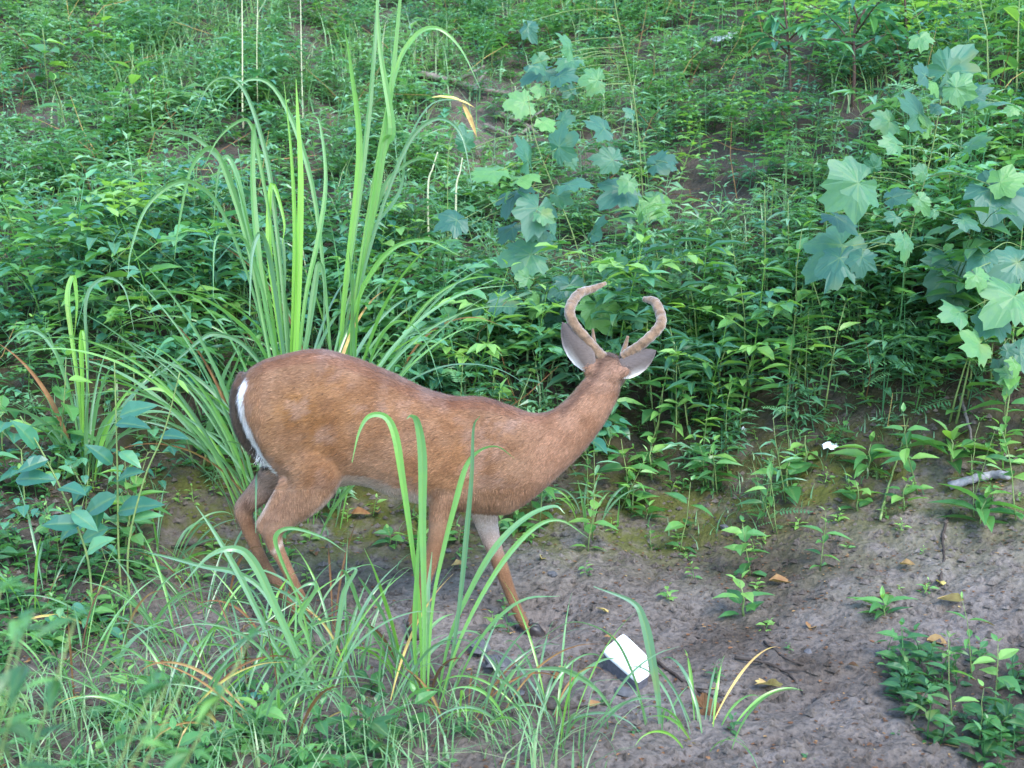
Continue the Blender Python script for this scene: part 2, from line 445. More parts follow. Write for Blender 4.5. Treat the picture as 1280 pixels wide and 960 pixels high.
def proto_branchy(r, h, tpl, ln, branches, per):
    leaves, stems = [], []
    l0, s0 = proto_weed(r, h, tpl, ln, 6); leaves += l0; stems += s0
    for b in range(branches):
        t = r.uniform(0.25, 0.8); a = r.uniform(0, 6.28); L = h * r.uniform(.3, .55)
        p0 = Vector(s0[0][0][0]).lerp(Vector(s0[0][0][-1]), t)
        pts = [p0 + Vector((math.cos(a) * L * u, math.sin(a) * L * u, L * (0.75 * u - 0.35 * u * u))) for u in (0, .33, .66, 1)]
        stems.append((pts, 0.003, 0.0012))
        for i in range(per):
            u = (i + 1) / per; p = pts[min(3, int(u * 3.01))]
            for sg in (-1, 1):
                aa = a + sg * r.uniform(0.6, 1.3) * (1 if i < per - 1 else 0.4)
                el = r.uniform(-.15, .4)
                f = Vector((math.cos(aa) * math.cos(el), math.sin(aa) * math.cos(el), math.sin(el)))
                leaves.append((tpl, leaf_at(Vector(p) + f * 0.01, f, ln * r.uniform(.6, 1.05), r.uniform(-.4, .4)), 0.45 + r.uniform(-.3, .3)))
    return leaves, stems
def proto_vine(r, L, tpl, ln, n):
    leaves, stems = [], []
    a = r.uniform(0, 6.28)
    pts = [(math.cos(a) * L * u + r.uniform(-.04, .04), math.sin(a) * L * u + r.uniform(-.04, .04), 0.02 + L * (0.55 * math.sin(2.6 * u))) for u in (0, .25, .5, .75, 1)]
    stems.append(([Vector(p) for p in pts], 0.003, 0.0015))
    C = catmull(pts, 8)
    for i in range(n):
        p = Vector(C[int((0.1 + 0.9 * i / n) * (len(C) - 1))]); b = r.uniform(0, 6.28)
        pe = Vector((math.cos(b), math.sin(b), 0.9)) * r.uniform(.02, .06)
        el = r.uniform(-.5, .1)
        f = Vector((math.cos(b) * math.cos(el), math.sin(b) * math.cos(el), math.sin(el)))
        stems.append(([p, p + pe], 0.0014, 0.001))
        leaves.append((tpl, leaf_at(p + pe, f, ln * r.uniform(.6, 1.15), r.uniform(-.3, .3)), 0.5 + r.uniform(-.35, .35)))
    return leaves, stems

KINDS = {}   # kind -> (leaf material, prototypes)
def reg(kind, mat, fn, n): KINDS[kind] = (mat, [fn(random.Random(hash_(kind) + i)) for i in range(n)])
def hash_(s): return sum(ord(c) * (i + 3) for i, c in enumerate(s))
reg('broadleaf', 'weed_leaf', lambda r: proto_weed(r, r.uniform(.30, .52), 'ovate', r.uniform(.085, .12), r.choice((4, 5, 6))), 8)
reg('lance', 'weed_leaf', lambda r: proto_weed(r, r.uniform(.35, .6), 'lance', r.uniform(.11, .15), r.choice((5, 6, 7)), tilt=0.35), 8)
reg('seedling', 'weed_leaf', lambda r: proto_weed(r, r.uniform(.08, .15), 'ovate', r.uniform(.045, .065), 5, tilt=0.3), 6)
reg('rosette', 'weed_leaf', lambda r: proto_weed(r, r.uniform(.07, .12), 'lance', r.uniform(.12, .15), 6, tilt=0.35, spiral=False), 4)
reg('fern', 'fern_leaf', lambda r: proto_weed(r, r.uniform(.35, .6), 'frond', r.uniform(.16, .22), 8, tilt=0.3, spiral=True), 8)
reg('willow', 'willow_leaf', lambda r: proto_weed(r, r.uniform(.4, .7), 'narrow', r.uniform(.11, .15), 15, tilt=0.4, spiral=True), 8)
reg('heart', 'vine_leaf', lambda r: proto_vine(r, r.uniform(.35, .6), 'heart', r.uniform(.07, .10), 11), 8)
reg('bush', 'weed_leaf', lambda r: proto_branchy(r, r.uniform(.4, .7), 'ovate_lo', r.uniform(.10, .14), 6, 3), 8)
reg('bluebush', 'vine_leaf', lambda r: proto_branchy(r, r.uniform(.4, .65), 'ovate_lo', r.uniform(.085, .125), 6, 3), 8)
reg('lowbush', 'weed_leaf', lambda r: proto_branchy(r, r.uniform(.14, .30), 'oval_tiny', r.uniform(.055, .085), 5, 2), 8)
reg('lowblue', 'vine_leaf', lambda r: proto_branchy(r, r.uniform(.14, .32), 'oval_tiny', r.uniform(.05, .08), 6, 2), 8)
reg('lowlance', 'willow_leaf', lambda r: proto_branchy(r, r.uniform(.18, .40), 'lance_tiny', r.uniform(.09, .14), 6, 2), 8)
reg('lancebush', 'willow_leaf', lambda r: proto_branchy(r, r.uniform(.4, .7), 'lance_lo', r.uniform(.12, .17), 5, 3), 8)

def bake(kind, i):
    mat, ps = KINDS[kind]; leaves, stems = ps[i]; mb = MB()
    for pts, r0, r1 in stems:
        V, F = tube([tuple(p) for p in pts], np.linspace(r0, r1, len(pts)), 3, False); mb.add(V, F, 0.55, 1.0)
    for tpl, M, ti in leaves:
        V, F, Md = TPL[tpl]; m = np.array(M)
        mb.add(V @ m[:3, :3].T + m[:3, 3], F, ti, Md)
    return mb.arrays()

def individual(kind, i, name, loc, label, group, rz, sc, cat='weed', lean=(0, 0)):
    mat, ps = KINDS[kind]; leaves, stems = ps[i % len(ps)]
    root = thing(name, loc, label, cat, group, rz, sc)
    root.rotation_euler = (lean[0], lean[1], rz)
    key = ('stem', kind, i % len(ps))
    if key not in LEAF_MESH:
        mb = MB()
        for pts, r0, r1 in stems:
            V, F = tube([tuple(p) for p in pts], np.linspace(r0, r1, len(pts)), 5); mb.add(V, F)
        LEAF_MESH[key] = mb.mesh('stem', 'stem_green', True)
    obj('stem', LEAF_MESH[key], root)
    for tpl, M, ti in leaves:
        o = obj('leaf', leaf_mesh(tpl, mat, ti), root); o.matrix_local = M
    return root

# ------------------------------------------------------------------ cover masks (world space)
BARE = []     # (x, y, rx, ry, amount)
for px, py, rx, ry, am in ((760, 185, .40, .6, .6), (590, 170, .36, .6, .9), (420, 165, .2, .35, .5)):
    g = G(px, py); BARE.append((g.x, g.y, rx, ry, am))
def cover(x, y):
    s = y - foot(x)
    c = sstep(0.12, 0.8, s + 0.35 * fbm(x * 1.8, y * 1.8 + 4, 3))
    c = np.maximum(c, sstep(-1.25, -1.75, x + 0.25 * fbm(x * 2, y * 2, 2)))
    c = np.maximum(c, 0.55 * sstep(-.15, -.75, x + 0.5 * fbm(x * 2.5 + 8, y * 2.5, 2)) * sstep(3.75, 3.35, y))
    c = np.maximum(c, 0.95 * sstep(1.15, 1.4, x + 0.3 * fbm(x * 3, y * 3, 2)) * sstep(3.85, 3.6, y))
    for bx, by, rx, ry, am in BARE:
        c = c * (1 - am * np.exp(-((x - bx) / rx) ** 2 - ((y - by) / ry) ** 2))
    return c

# ------------------------------------------------------------------ ground
def axis(lo, a, b, hi, fine, coarse):
    l = [a]; st = fine
    while l[-1] > lo: st = min(coarse, st * 1.22); l.append(l[-1] - st)
    r = [b]; st = fine
    while r[-1] < hi: st = min(coarse, st * 1.22); r.append(r[-1] + st)
    return np.concatenate([np.array(l[::-1]), np.arange(a + fine, b, fine), np.array(r)])
gx, gy = axis(-30, -2.5, 2.6, 30, 0.02, 2.0), axis(-14, 2.8, 6.6, 44, 0.02, 2.0)
XX, YY = np.meshgrid(gx, gy)
ZZ = h_fine(XX, YY)
nx, ny = len(gx), len(gy)
idx = np.arange(nx * ny).reshape(ny, nx)
a, b_, c_, d_ = idx[:-1, :-1].ravel(), idx[:-1, 1:].ravel(), idx[1:, 1:].ravel(), idx[1:, :-1].ravel()
S = YY - foot(XX)
moss = sstep(-0.9, 0.2, S + 0.5 * fbm(XX * 1.6, YY * 1.6, 3)) * sstep(1.3, 0.6, S) * (0.45 + 0.55 * sstep(-0.3, 0.1, S))
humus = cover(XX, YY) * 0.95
ground = obj('ground', mesh_tri('ground', np.stack([XX, YY, ZZ], -1).reshape(-1, 3), np.vstack([np.stack([a, b_, c_], 1), np.stack([a, c_, d_], 1)]), 'soil', {'moss': moss.ravel(), 'humus': humus.ravel()}, smooth=True), kind='structure', label='bare eroded soil floor rising into a mossy bank')

# ------------------------------------------------------------------ the deer
DY = 4.22
def loft_sec(sections, sub=4, n=22, power=2.2):
    S_ = catmull(np.array([list(P(*t, DY + oy)) + list(P(*b, DY + oy)) + [w] for t, b, w, oy in sections]), sub)
    a = np.arange(n) * 2 * math.pi / n
    ca, sa = np.cos(a), np.sin(a)
    e = 2 / power
    ca, sa = np.sign(ca) * np.abs(ca) ** e, np.sign(sa) * np.abs(sa) ** e
    rings = []
    for q in S_:
        T, B, w = q[:3], q[3:6], q[6]
        c, u = (T + B) / 2, (T - B) / 2
        rings.append(c + ca[:, None] * u + sa[:, None] * np.array([0, w, 0]))
    return rings_loft(rings)
def loft_limb(pts, sub=4, n=16):
    Q = catmull(np.array([list(P(px, py, Y)) + [r, ry] for px, py, Y, r, ry in pts]), sub)
    tang = np.gradient(Q[:, :3], axis=0)
    a = np.arange(n) * 2 * math.pi / n
    rings = []
    for q, t in zip(Q, tang):
        t = t / np.linalg.norm(t); v = np.array([0, 1.0, 0]); v -= t * v.dot(t); v /= np.linalg.norm(v); u = np.cross(v, t)
        rings.append(q[:3] + np.cos(a)[:, None] * u * q[3] + np.sin(a)[:, None] * v * q[4])
    return rings_loft(rings)
dm = MB()
torso = [((297, 497), (301, 528), .035, 0), ((302, 473), (330, 565), .095, 0), ((318, 456), (358, 600), .130, 0), ((345, 445), (391, 612), .148, 0), ((395, 436), (428, 607), .155, 0),
         ((440, 446), (455, 606), .155, 0), ((490, 466), (492, 619), .162, 0), ((530, 485), (528, 628), .162, 0), ((566, 495), (562, 635), .152, 0), ((603, 496), (603, 641), .140, 0),
         ((638, 507), (638, 640), .128, 0), ((664, 516), (671, 618), .108, .005), ((687, 514), (703, 590), .086, .012), ((706, 501), (733, 560), .072, .022), ((721, 485), (758, 525), .064, .032), ((734, 468), (774, 492), .060, .045), ((744, 455), (776, 468), .050, .06)]
dm.add(*loft_sec(torso))
YN, YF = DY - 0.085, DY + 0.10
hn = [(356, 490, YN + .03, .115, .05), (370, 540, YN + .012, .130, .062), (394, 582, YN - .01, .108, .060), (386, 612, YN - .01, .086, .050), (364, 637, YN, .062, .042), (342, 660, YN, .043, .034), (343, 679, YN, .033, .028), (353, 700, YN, .025, .023), (365, 725, YN, .0225, .021), (377, 750, YN, .023, .022), (384, 765, YN, .0215, .021), (391, 780, YN, .019, .020)]
hf = [(352, 515, YF - .03, .105, .05), (362, 560, YF, .110, .058), (352, 585, YF + .01, .080, .050), (334, 604, YF + .01, .056, .042), (319, 620, YF, .046, .036), (305, 636, YF, .038, .033), (309, 656, YF, .030, .027), (320, 684, YF, .024, .022), (336, 714, YF, .022, .020), (357, 744, YF, .023, .022), (366, 757, YF, .0215, .021), (374, 768, YF, .019, .020)]
fn = [(604, 545, YN + .03, .095, .045), (585, 585, YN + .005, .090, .050), (561, 615, YN, .064, .045), (551, 640, YN, .046, .038), (547, 668, YN, .036, .031), (539, 700, YN, .030, .027), (533, 718, YN, .029, .027), (527, 740, YN, .024, .022), (520, 764, YN, .0225, .021), (516, 778, YN, .0215, .021), (516, 790, YN, .018, .020)]
ff = [(612, 560, YF - .03, .095, .045), (608, 610, YF, .075, .050), (606, 640, YF, .055, .042), (611, 664, YF, .042, .034), (620, 692, YF, .033, .029), (628, 714, YF, .030, .028), (634, 730, YF, .026, .025), (642, 752, YF, .024, .022), (650, 770, YF, .023, .022), (656, 780, YF, .0215, .021), (664, 789, YF, .018, .020)]
for L in (hn, hf, fn, ff): dm.add(*loft_limb(L))
dm.add(*loft_limb([(345, 590, YF, .030, .025), (328, 604, YF, .024, .020), (311, 618, YF, .017, .015), (300, 629, YF, .017, .018), (300, 638, YF, .012, .014)]))
dm.add(*loft_limb([(362, 600, YN, .032, .025), (346, 624, YN, .026, .020), (332, 644, YN, .019, .016), (325, 656, YN, .018, .018), (329, 667, YN, .012, .014)]))
# tail hanging down behind the rump
dm.add(*loft_limb([(308, 468, DY, .030, .035), (299, 488, DY, .030, .045), (297, 512, DY, .028, .050), (303, 538, DY, .026, .048), (316, 560, DY, .022, .040), (332, 575, DY, .014, .025), (341, 583, DY, .006, .010)]))
# head looking away over the bank
HC = P(757, 466, DY + 0.05)
HD = Vector((0.16, 1.0, -0.30)).normalized(); HS = HD.cross(Vector((0, 0, 1))).normalized(); HU = HS.cross(HD)
def hp(d, s, u): return HC + HD * d + HS * s + HU * u
hr = []
aa = np.arange(20) * 2 * math.pi / 20
for d, u0, rw, rh in ((-.055, .0, .030, .030), (-.035, .005, .062, .058), (.0, .010, .072, .070), (.05, .010, .075, .072), (.095, .002, .070, .064), (.14, -.006, .050, .048), (.19, -.016, .038, .038), (.235, -.020, .033, .032), (.262, -.020, .028, .026), (.275, -.020, .014, .014)):
    c = np.array(hp(d, 0, u0)); hr.append(c + np.cos(aa)[:, None] * np.array(HS) * rw + np.sin(aa)[:, None] * np.array(HU) * rh)
dm.add(*rings_loft(hr))
dm.add(*loft_limb([(755, 458, 4.26, .030, .028), (741, 462, 4.25, .029, .026), (734, 454, 4.245, .020, .018)]))
dm.add(*loft_limb([(766, 460, 4.26, .030, .028), (779, 464, 4.25, .028, .026), (788, 458, 4.245, .019, .018)]))
V, F, _, _ = dm.arrays()
tmp = obj('deer_form', mesh_tri('deer_form', V, F, None))
rm = tmp.modifiers.new('r', 'REMESH'); rm.mode = 'VOXEL'; rm.voxel_size = 0.0065; rm.use_smooth_shade = True
sm = tmp.modifiers.new('s', 'SMOOTH'); sm.factor = 0.5; sm.iterations = 9
dg = bpy.context.evaluated_depsgraph_get()
dme = bpy.data.meshes.new_from_object(tmp.evaluated_get(dg), depsgraph=dg)
bpy.data.objects.remove(tmp)
dme.name = 'deer_body'
nv = len(dme.vertices)
DV = np.empty(nv * 3, np.float32); dme.vertices.foreach_get('co', DV); DV = DV.reshape(-1, 3).astype(float)
DN = np.empty(nv * 3, np.float32); dme.vertex_normals.foreach_get('vector', DN); DN = DN.reshape(-1, 3).astype(float)
def poly_d(u, v, pts):
    best = np.full(u.shape, 1e9)
    for (x0, y0), (x1, y1) in zip(pts[:-1], pts[1:]):
        dx, dy = x1 - x0, y1 - y0
        t = np.clip(((u - x0) * dx + (v - y0) * dy) / (dx * dx + dy * dy), 0, 1)
        best = np.minimum(best, np.hypot(u - x0 - t * dx, v - y0 - t * dy))
    return best
def coat_color(V, N):
    flat = V.copy(); flat[:, 1] = DY
    u, v = proj(flat)
    n1 = fbm(V[:, 0] * 9 + 3, V[:, 2] * 9, 4) ; n2 = fbm(V[:, 0] * 3.5 + 30, V[:, 2] * 3.5 + 5, 3)
    n3 = fbm(V[:, 0] * 26, V[:, 2] * 26, 3)
    c = np.tile(np.array([0.305, 0.182, 0.112]), (len(V), 1))
    def mix(f, k):
        nonlocal c
        f = np.clip(f, 0, 1)[:, None]; c = c * (1 - f) + np.array(k) * f
    body = (v < 600) & (u < 700)
    mix(sstep(-.05, .35, n2 + n1 * .5) * 0.55 * body, (0.29, 0.140, 0.055))                                          # orange flank patches
    mix(0.95 * np.exp(-((u - 385) / 66) ** 2 - ((v - 505) / 48) ** 2) * (0.75 + n1), (0.27, 0.128, 0.030))           # ochre haunch
    mix(0.5 * np.exp(-((u - 600) / 50) ** 2 - ((v - 545) / 30) ** 2) * (0.8 + n1), (0.27, 0.12, 0.032))
    mix(0.75 * sstep(0.55, 0.95, N[:, 2]) * body, (0.225, 0.088, 0.042))                                              # redder along the back
    mix(0.55 * sstep(-.1, .5, n3 * .6 + n1 * .9) * body, (0.36, 0.250, 0.205))
    mix(0.6 * sstep(640, 700, u) * (v < 640), (0.355, 0.200, 0.130))                                                  # pinkish neck
    mix(0.7 * sstep(725, 750, u) * (v < 490), (0.34, 0.22, 0.165))
    mix(0.75 * np.exp(-(poly_d(u, v, [(757, 448), (745, 470), (728, 490), (705, 512)]) / 4.5) ** 2) * (N[:, 1] < 0.3), (0.13, 0.075, 0.055))  # nape stripe
    mix(0.75 * sstep(585, 640, v) * (u < 430) * (u > 290), (0.285, 0.180, 0.125))                                     # greyer hind shank
    mix(0.75 * sstep(640, 690, v), (0.265, 0.138, 0.070))                                                             # orange cannon bones
    mix(0.85 * sstep(-.35, -.8, N[:, 2]) * (v > 585) * (v < 655) * (u > 410) * (u < 560), (0.62, 0.57, 0.52))         # pale belly
    mix(0.9 * (V[:, 1] > DY + .03) * (N[:, 1] < -.1) * sstep(600, 630, v) * sstep(715, 660, v) * (u > 450), (0.66, 0.58, 0.55))
    mix(0.35 * (V[:, 1] > DY + .03) * (N[:, 1] < -.3) * sstep(585, 600, v) * sstep(650, 620, v) * (u < 450), (0.5, 0.43, 0.40))   # pale inner side of far legs
    mix(0.85 * np.exp(-(poly_d(u, v, [(437, 592), (410, 622), (380, 648), (350, 678)]) / 3.2) ** 2), (0.55, 0.47, 0.41))
    mix(0.8 * np.exp(-(poly_d(u, v, [(352, 592), (338, 625), (322, 652)]) / 3.0) ** 2) * (V[:, 1] < DY), (0.55, 0.47, 0.41))
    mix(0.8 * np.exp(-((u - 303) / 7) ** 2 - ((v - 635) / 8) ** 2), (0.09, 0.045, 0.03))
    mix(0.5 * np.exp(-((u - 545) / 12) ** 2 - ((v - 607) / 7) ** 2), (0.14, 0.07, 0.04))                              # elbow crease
    W = [(313, 474), (307, 492), (309, 512), (314, 530), (323, 552), (333, 570), (348, 586)]
    d = poly_d(u, v, W)
    xw = np.interp(v, [p[1] for p in W], [p[0] for p in W])
    mix((u < xw) * (v < 592) * (v > 455), (0.060, 0.050, 0.040))                                                      # dark tail
    mix(0.6 * (u < xw) * (v < 480) * (v > 455), (0.20, 0.11, 0.07))
    mix(sstep(6.2, 3.2, d + n3 * 3), (0.95, 1.05, 1.15))                                                              # white tail fringe
    mix(0.8 * np.exp(-((u - 765) / 17) ** 2 - ((v - 447) / 7) ** 2), (0.10, 0.058, 0.036))                             # dark brow between the antlers
    mot = fbm(V[:, 0] * 14 + 60, V[:, 2] * 14 + V[:, 1] * 9, 4)
    c = c * (0.90 + 0.42 * mot[:, None] * np.array([.8, 1.0, 1.25]))
    return np.clip(c * np.array([0.75, 0.69, 0.66]), 0.008, 0.85)
dc = coat_color(DV, DN)
at = dme.attributes.new('coat', 'FLOAT_COLOR', 'POINT')
cc = np.ones((nv, 4), np.float32); cc[:, :3] = dc; at.data.foreach_set('color', cc.ravel())
dme.materials.clear(); dme.materials.append(MATS['deer_coat'])
dme.polygons.foreach_set('use_smooth', np.ones(len(dme.polygons), bool))
DBASE = Vector((P(520, 790, DY).x, DY, hz(P(520, 790, DY).x, DY)))
deer = thing('deer', (0, 0, 0), 'reddish brown whitetail buck with curved velvet antlers looking away over its shoulder', 'deer')
obj('body', dme, deer)
# short fur: slim hairs lying back over the skin
nq = len(dme.polygons)
dme.calc_loop_triangles()
lt = np.empty(len(dme.loop_triangles) * 3, np.int32); dme.loop_triangles.foreach_get('vertices', lt); lt = lt.reshape(-1, 3)
A_, B_, C_ = DV[lt[:, 0]], DV[lt[:, 1]], DV[lt[:, 2]]
ar = np.linalg.norm(np.cross(B_ - A_, C_ - A_), axis=1)
NH = 130000
pick = RG.choice(len(lt), NH, p=ar / ar.sum())
w1, w2 = RG.random(NH), RG.random(NH); sw = w1 + w2 > 1; w1[sw], w2[sw] = 1 - w1[sw], 1 - w2[sw]
hpz = A_[pick] + (B_ - A_)[pick] * w1[:, None] + (C_ - A_)[pick] * w2[:, None]
hn_ = DN[lt[pick, 0]]; hc = dc[lt[pick, 0]]
fu, fv = proj(hpz)
flow = np.tile(np.array([-1.0, 0, -0.45]), (NH, 1))
flow[(fv > 610)] = (-0.1, 0, -1); flow[(fu > 660) & (fv < 610)] = (-0.75, 0, -0.65); flow[fu < 330] = (-0.35, -.3, -1)
flow += RG.normal(0, 0.16, (NH, 3))
flow -= hn_ * (flow * hn_).sum(1)[:, None]; flow /= np.linalg.norm(flow, axis=1)[:, None] + 1e-9
leg = fv > 650
ln = np.where(leg, 0.008, 0.018) * RG.uniform(.7, 1.3, NH); ln[(hc[:, 0] > .5)] *= 2.0
lift = RG.uniform(0.10, 0.32, NH)[:, None]
side = np.cross(hn_, flow) * (RG.uniform(.0008, .0017, NH))[:, None]
tip = hpz + (flow + hn_ * lift) * ln[:, None]
HVt = np.stack([hpz - side - hn_ * .001, hpz + side - hn_ * .001, tip], 1).reshape(-1, 3)
hcol = np.clip(hc * (1 + RG.normal(0, .26, NH))[:, None] * np.array([1.04, 1.0, .98]), 0.01, .9)
hcv = np.repeat(hcol, 3, 0); hcv[2::3] *= 1.12
obj('fur', mesh_tri('fur', HVt, np.arange(NH * 3).reshape(-1, 3), 'deer_fur', colors={'coat': hcv}), deer, kind='stuff')
# hooves
for p in HOOVES:
    mb = MB()
    for sg in (-1, 1):
        rings = []
        for (dz, x0, x1, w) in ((.045, -.022, .014, .012), (.030, -.024, .026, .0145), (.012, -.027, .044, .0155), (-.006, -.029, .052, .0155)):
            ring = []
            for k in range(10):
                an = k * 2 * math.pi / 10
                cx = (x0 + x1) / 2 + (x1 - x0) / 2 * math.cos(an); cyy = sg * 0.0155 + w * math.sin(an) * (1 - 0.35 * max(0, math.cos(an)))
                ring.append((cx, cyy, dz))
            rings.append(np.array(ring))
        V, F = rings_loft(rings); mb.add(V, F[:, ::-1])
    for sg in (-1, 1):
        V, F = tube([(-.018, sg * .010, .062), (-.026, sg * .013, .052), (-.030, sg * .014, .042)], [.006, .007, .002], 6); mb.add(V, F)
    o = obj('hoof', mb.mesh('hoof', 'hoof_horn', True), deer); o.location = p
    o.rotation_euler = (0, 0.12, 0)
# ears
def ear(base, tip, width, facing, bulge):
    base, tip, facing = Vector(base), Vector(tip), Vector(facing)
    ax = (tip - base); L = ax.length; ax.normalize()
    n = (facing - ax * facing.dot(ax)).normalized(); s = ax.cross(n)
    prof = [(0, .34), (.12, .60), (.28, .90), (.46, 1.0), (.64, .92), (.80, .66), (.92, .34), (1.0, .05)]
    V, F, C = [], [], []
    m = 9
    for layer in (0, 1):
        for t, w in prof:
            for k in range(m):
                q = -1 + 2 * k / (m - 1)
                cup = bulge * (1 - q * q) * (1 - 0.4 * t) * w * (1.6 if t < .2 else 1)
                pt = base + ax * (L * t) + s * (q * width * w) + n * (cup - (0.0045 if layer else 0) * (1 - abs(q) ** 3))
                V.append(pt)
                if layer == 0:
                    wl = max(0, (-q * math.copysign(1, s.z) - 0.35) / 0.4) * max(0, 1 - 1.45 * t) * 1.5
                    base_c = np.array((0.130, 0.100, 0.088)) * (1 - t) + np.array((0.075, 0.062, 0.062)) * t
                    C.append(base_c * (1 - min(1, wl)) + np.array((.60, .56, .54)) * min(1, wl))
                else: C.append((.50, .44, .43))
    nl = len(prof) * m
    for layer in (0, 1):
        for i in range(len(prof) - 1):
            for k in range(m - 1):
                a = layer * nl + i * m + k
                q4 = [(a, a + 1, a + m + 1), (a, a + m + 1, a + m)]
                F += q4 if layer == 0 else [t[::-1] for t in q4]
    for i in range(len(prof) - 1):
        for k in (0, m - 1):
            a = i * m + k; F += [(a, a + m, a + m + nl), (a, a + m + nl, a + nl)]
    return mesh_tri('ear', [tuple(v) for v in V], F, 'deer_coat', colors={'coat': np.array(C)}, smooth=True)
YH = DY + 0.05
obj('ear', ear(P(741, 466, YH - .02), P(703, 403, YH - .03), .050, (-.25, -1, 0.1), .022), deer, label='raised ear with white lower edge')
obj('ear', ear(P(766, 470, YH - .02), P(820, 438, YH - .03), .046, (0.1, -1, .25), .022), deer, label='ear laid out sideways with white lower edge')
# antlers in velvet
plain('velvet', (0.095, 0.056, 0.032), (0.230, 0.145, 0.090), 38, 0.85, 0.15, 0.9)
MATS['velvet'].node_tree.nodes['Principled BSDF'].inputs['Sheen Weight'].default_value = 0.5
def antler(pts, rads, tines):
    C = catmull([list(P(x, y, Y)) + [r] for (x, y, Y), r in zip(pts, rads)], 7)
    V, F = tube(C[:, :3], C[:, 3] * (1 + 0.05 * np.sin(np.arange(len(C)) * 1.7)), 12)
    mb = MB(); mb.add(V, F)
    o = obj('antler', mb.mesh('antler', 'velvet', True), deer)
    for tp, tr in tines:
        C = catmull([list(P(x, y, Y)) + [r] for (x, y, Y), r in zip(tp, tr)], 5)
        V, F = tube(C[:, :3], C[:, 3], 10); mb = MB(); mb.add(V, F)
        obj('tine', mb.mesh('tine', 'velvet', True), o)
antler([(752, 447, YH), (744, 437, YH - .01), (732, 423, YH - .025), (718, 406, YH - .03), (712, 391, YH - .01), (716, 377, YH + .03), (726, 366, YH + .08), (741, 361, YH + .12), (757, 354, YH + .15)],
       [.025, .0205, .0195, .0195, .020, .020, .0185, .0145, .007],
       [([(744, 438, YH - .005), (742, 425, YH + .01), (741, 411, YH + .015)], [.012, .009, .004]), ([(724, 368, YH + .07), (723, 361, YH + .06)], [.011, .005])])
antler([(781, 447, YH), (788, 440, YH - .01), (800, 432, YH - .02), (816, 418, YH - .02), (826, 405, YH), (825, 391, YH + .04), (818, 377, YH + .08), (805, 374, YH + .12)],
       [.025, .0205, .0195, .0195, .020, .0195, .0175, .010],
       [([(778, 446, YH), (781, 434, YH + .01), (785, 420, YH + .015)], [.012, .010, .005])])
for sg in (-1, 1):
    e = MB(); ring = []
    c = hp(.085, sg * .060, .022)
    for k in range(7):
        ph = -math.pi / 2 + math.pi * k / 6
        ring.append(np.array([[c.x + .013 * math.cos(ph) * math.cos(t), c.y + .013 * math.cos(ph) * math.sin(t), c.z + .013 * math.sin(ph) + 1e-5 * k] for t in np.arange(10) * .6283]))
    V, F = rings_loft(ring); e.add(V, F); obj('eye', e.mesh('eye', 'eye_black', True), deer)
e = MB(); ring = []
for d, rr in ((.258, .012), (.268, .021), (.279, .019), (.284, .008)):
    c = np.array(hp(d, 0, -.012)); ring.append(c + np.cos(aa)[:, None] * np.array(HS) * rr + np.sin(aa)[:, None] * np.array(HU) * rr * .75)
V, F = rings_loft(ring); e.add(V, F); obj('nose', e.mesh('nose', 'hoof_horn', True), deer)

# ------------------------------------------------------------------ white box on the soil
g = G(782, 832)
pn = Vector((0.03, -0.20, 1)).normalized()
def on_plane(px, py, lift):
    d = Vector(ray(px, py)); o0 = Vector((0, 0, CAM_H)); p0 = g + pn * lift
    return o0 + d * ((p0 - o0).dot(pn) / d.dot(pn))
BX = [on_plane(*q, .085) for q in ((779, 790), (752, 812), (797, 851), (812, 841), (809, 818))]
ctr = sum(BX, Vector()) / 5
def poly_prism(top, low, inset, bev):
    rt = []
    for k, p in enumerate(top):
        a, b = p.lerp(top[k - 1], .14), p.lerp(top[(k + 1) % len(top)], .14)
        rt += [a, a.lerp(p, .6).lerp(b.lerp(p, .6), .5), b]
    top = rt
    c = sum(top, Vector()) / len(top); n = len(top)
    R = [[c + (p - c) * (1 - inset) for p in top], [c + (p - c) * (1 - inset * .3) - pn * bev * .3 for p in top], [p - pn * bev for p in top], [p - pn * low for p in top]]
    V = [tuple(p) for r in R for p in r]; F = []
    for k in range(1, n - 1): F.append((0, k, k + 1)); F.append((3 * n, 3 * n + k + 1, 3 * n + k))
    for i in range(3):
        for k in range(n):
            a, b = i * n + k, i * n + (k + 1) % n; F += [(a, a + n, b + n), (a, b + n, b)]
    return V, F
box = thing('white_box', (0, 0, 0), 'small white box with dark printed sides, shade painted in, dropped on bare soil ahead of the deer', 'box')
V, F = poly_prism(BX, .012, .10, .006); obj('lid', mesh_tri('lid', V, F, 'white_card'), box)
V, F = poly_prism([ctr + (p - ctr) * .965 - pn * .0122 for p in BX], .095, .0, .002); obj('body', mesh_tri('box_body', V, F, 'box_side_shade'), box)  # sides below the white top carry their shade in the colour

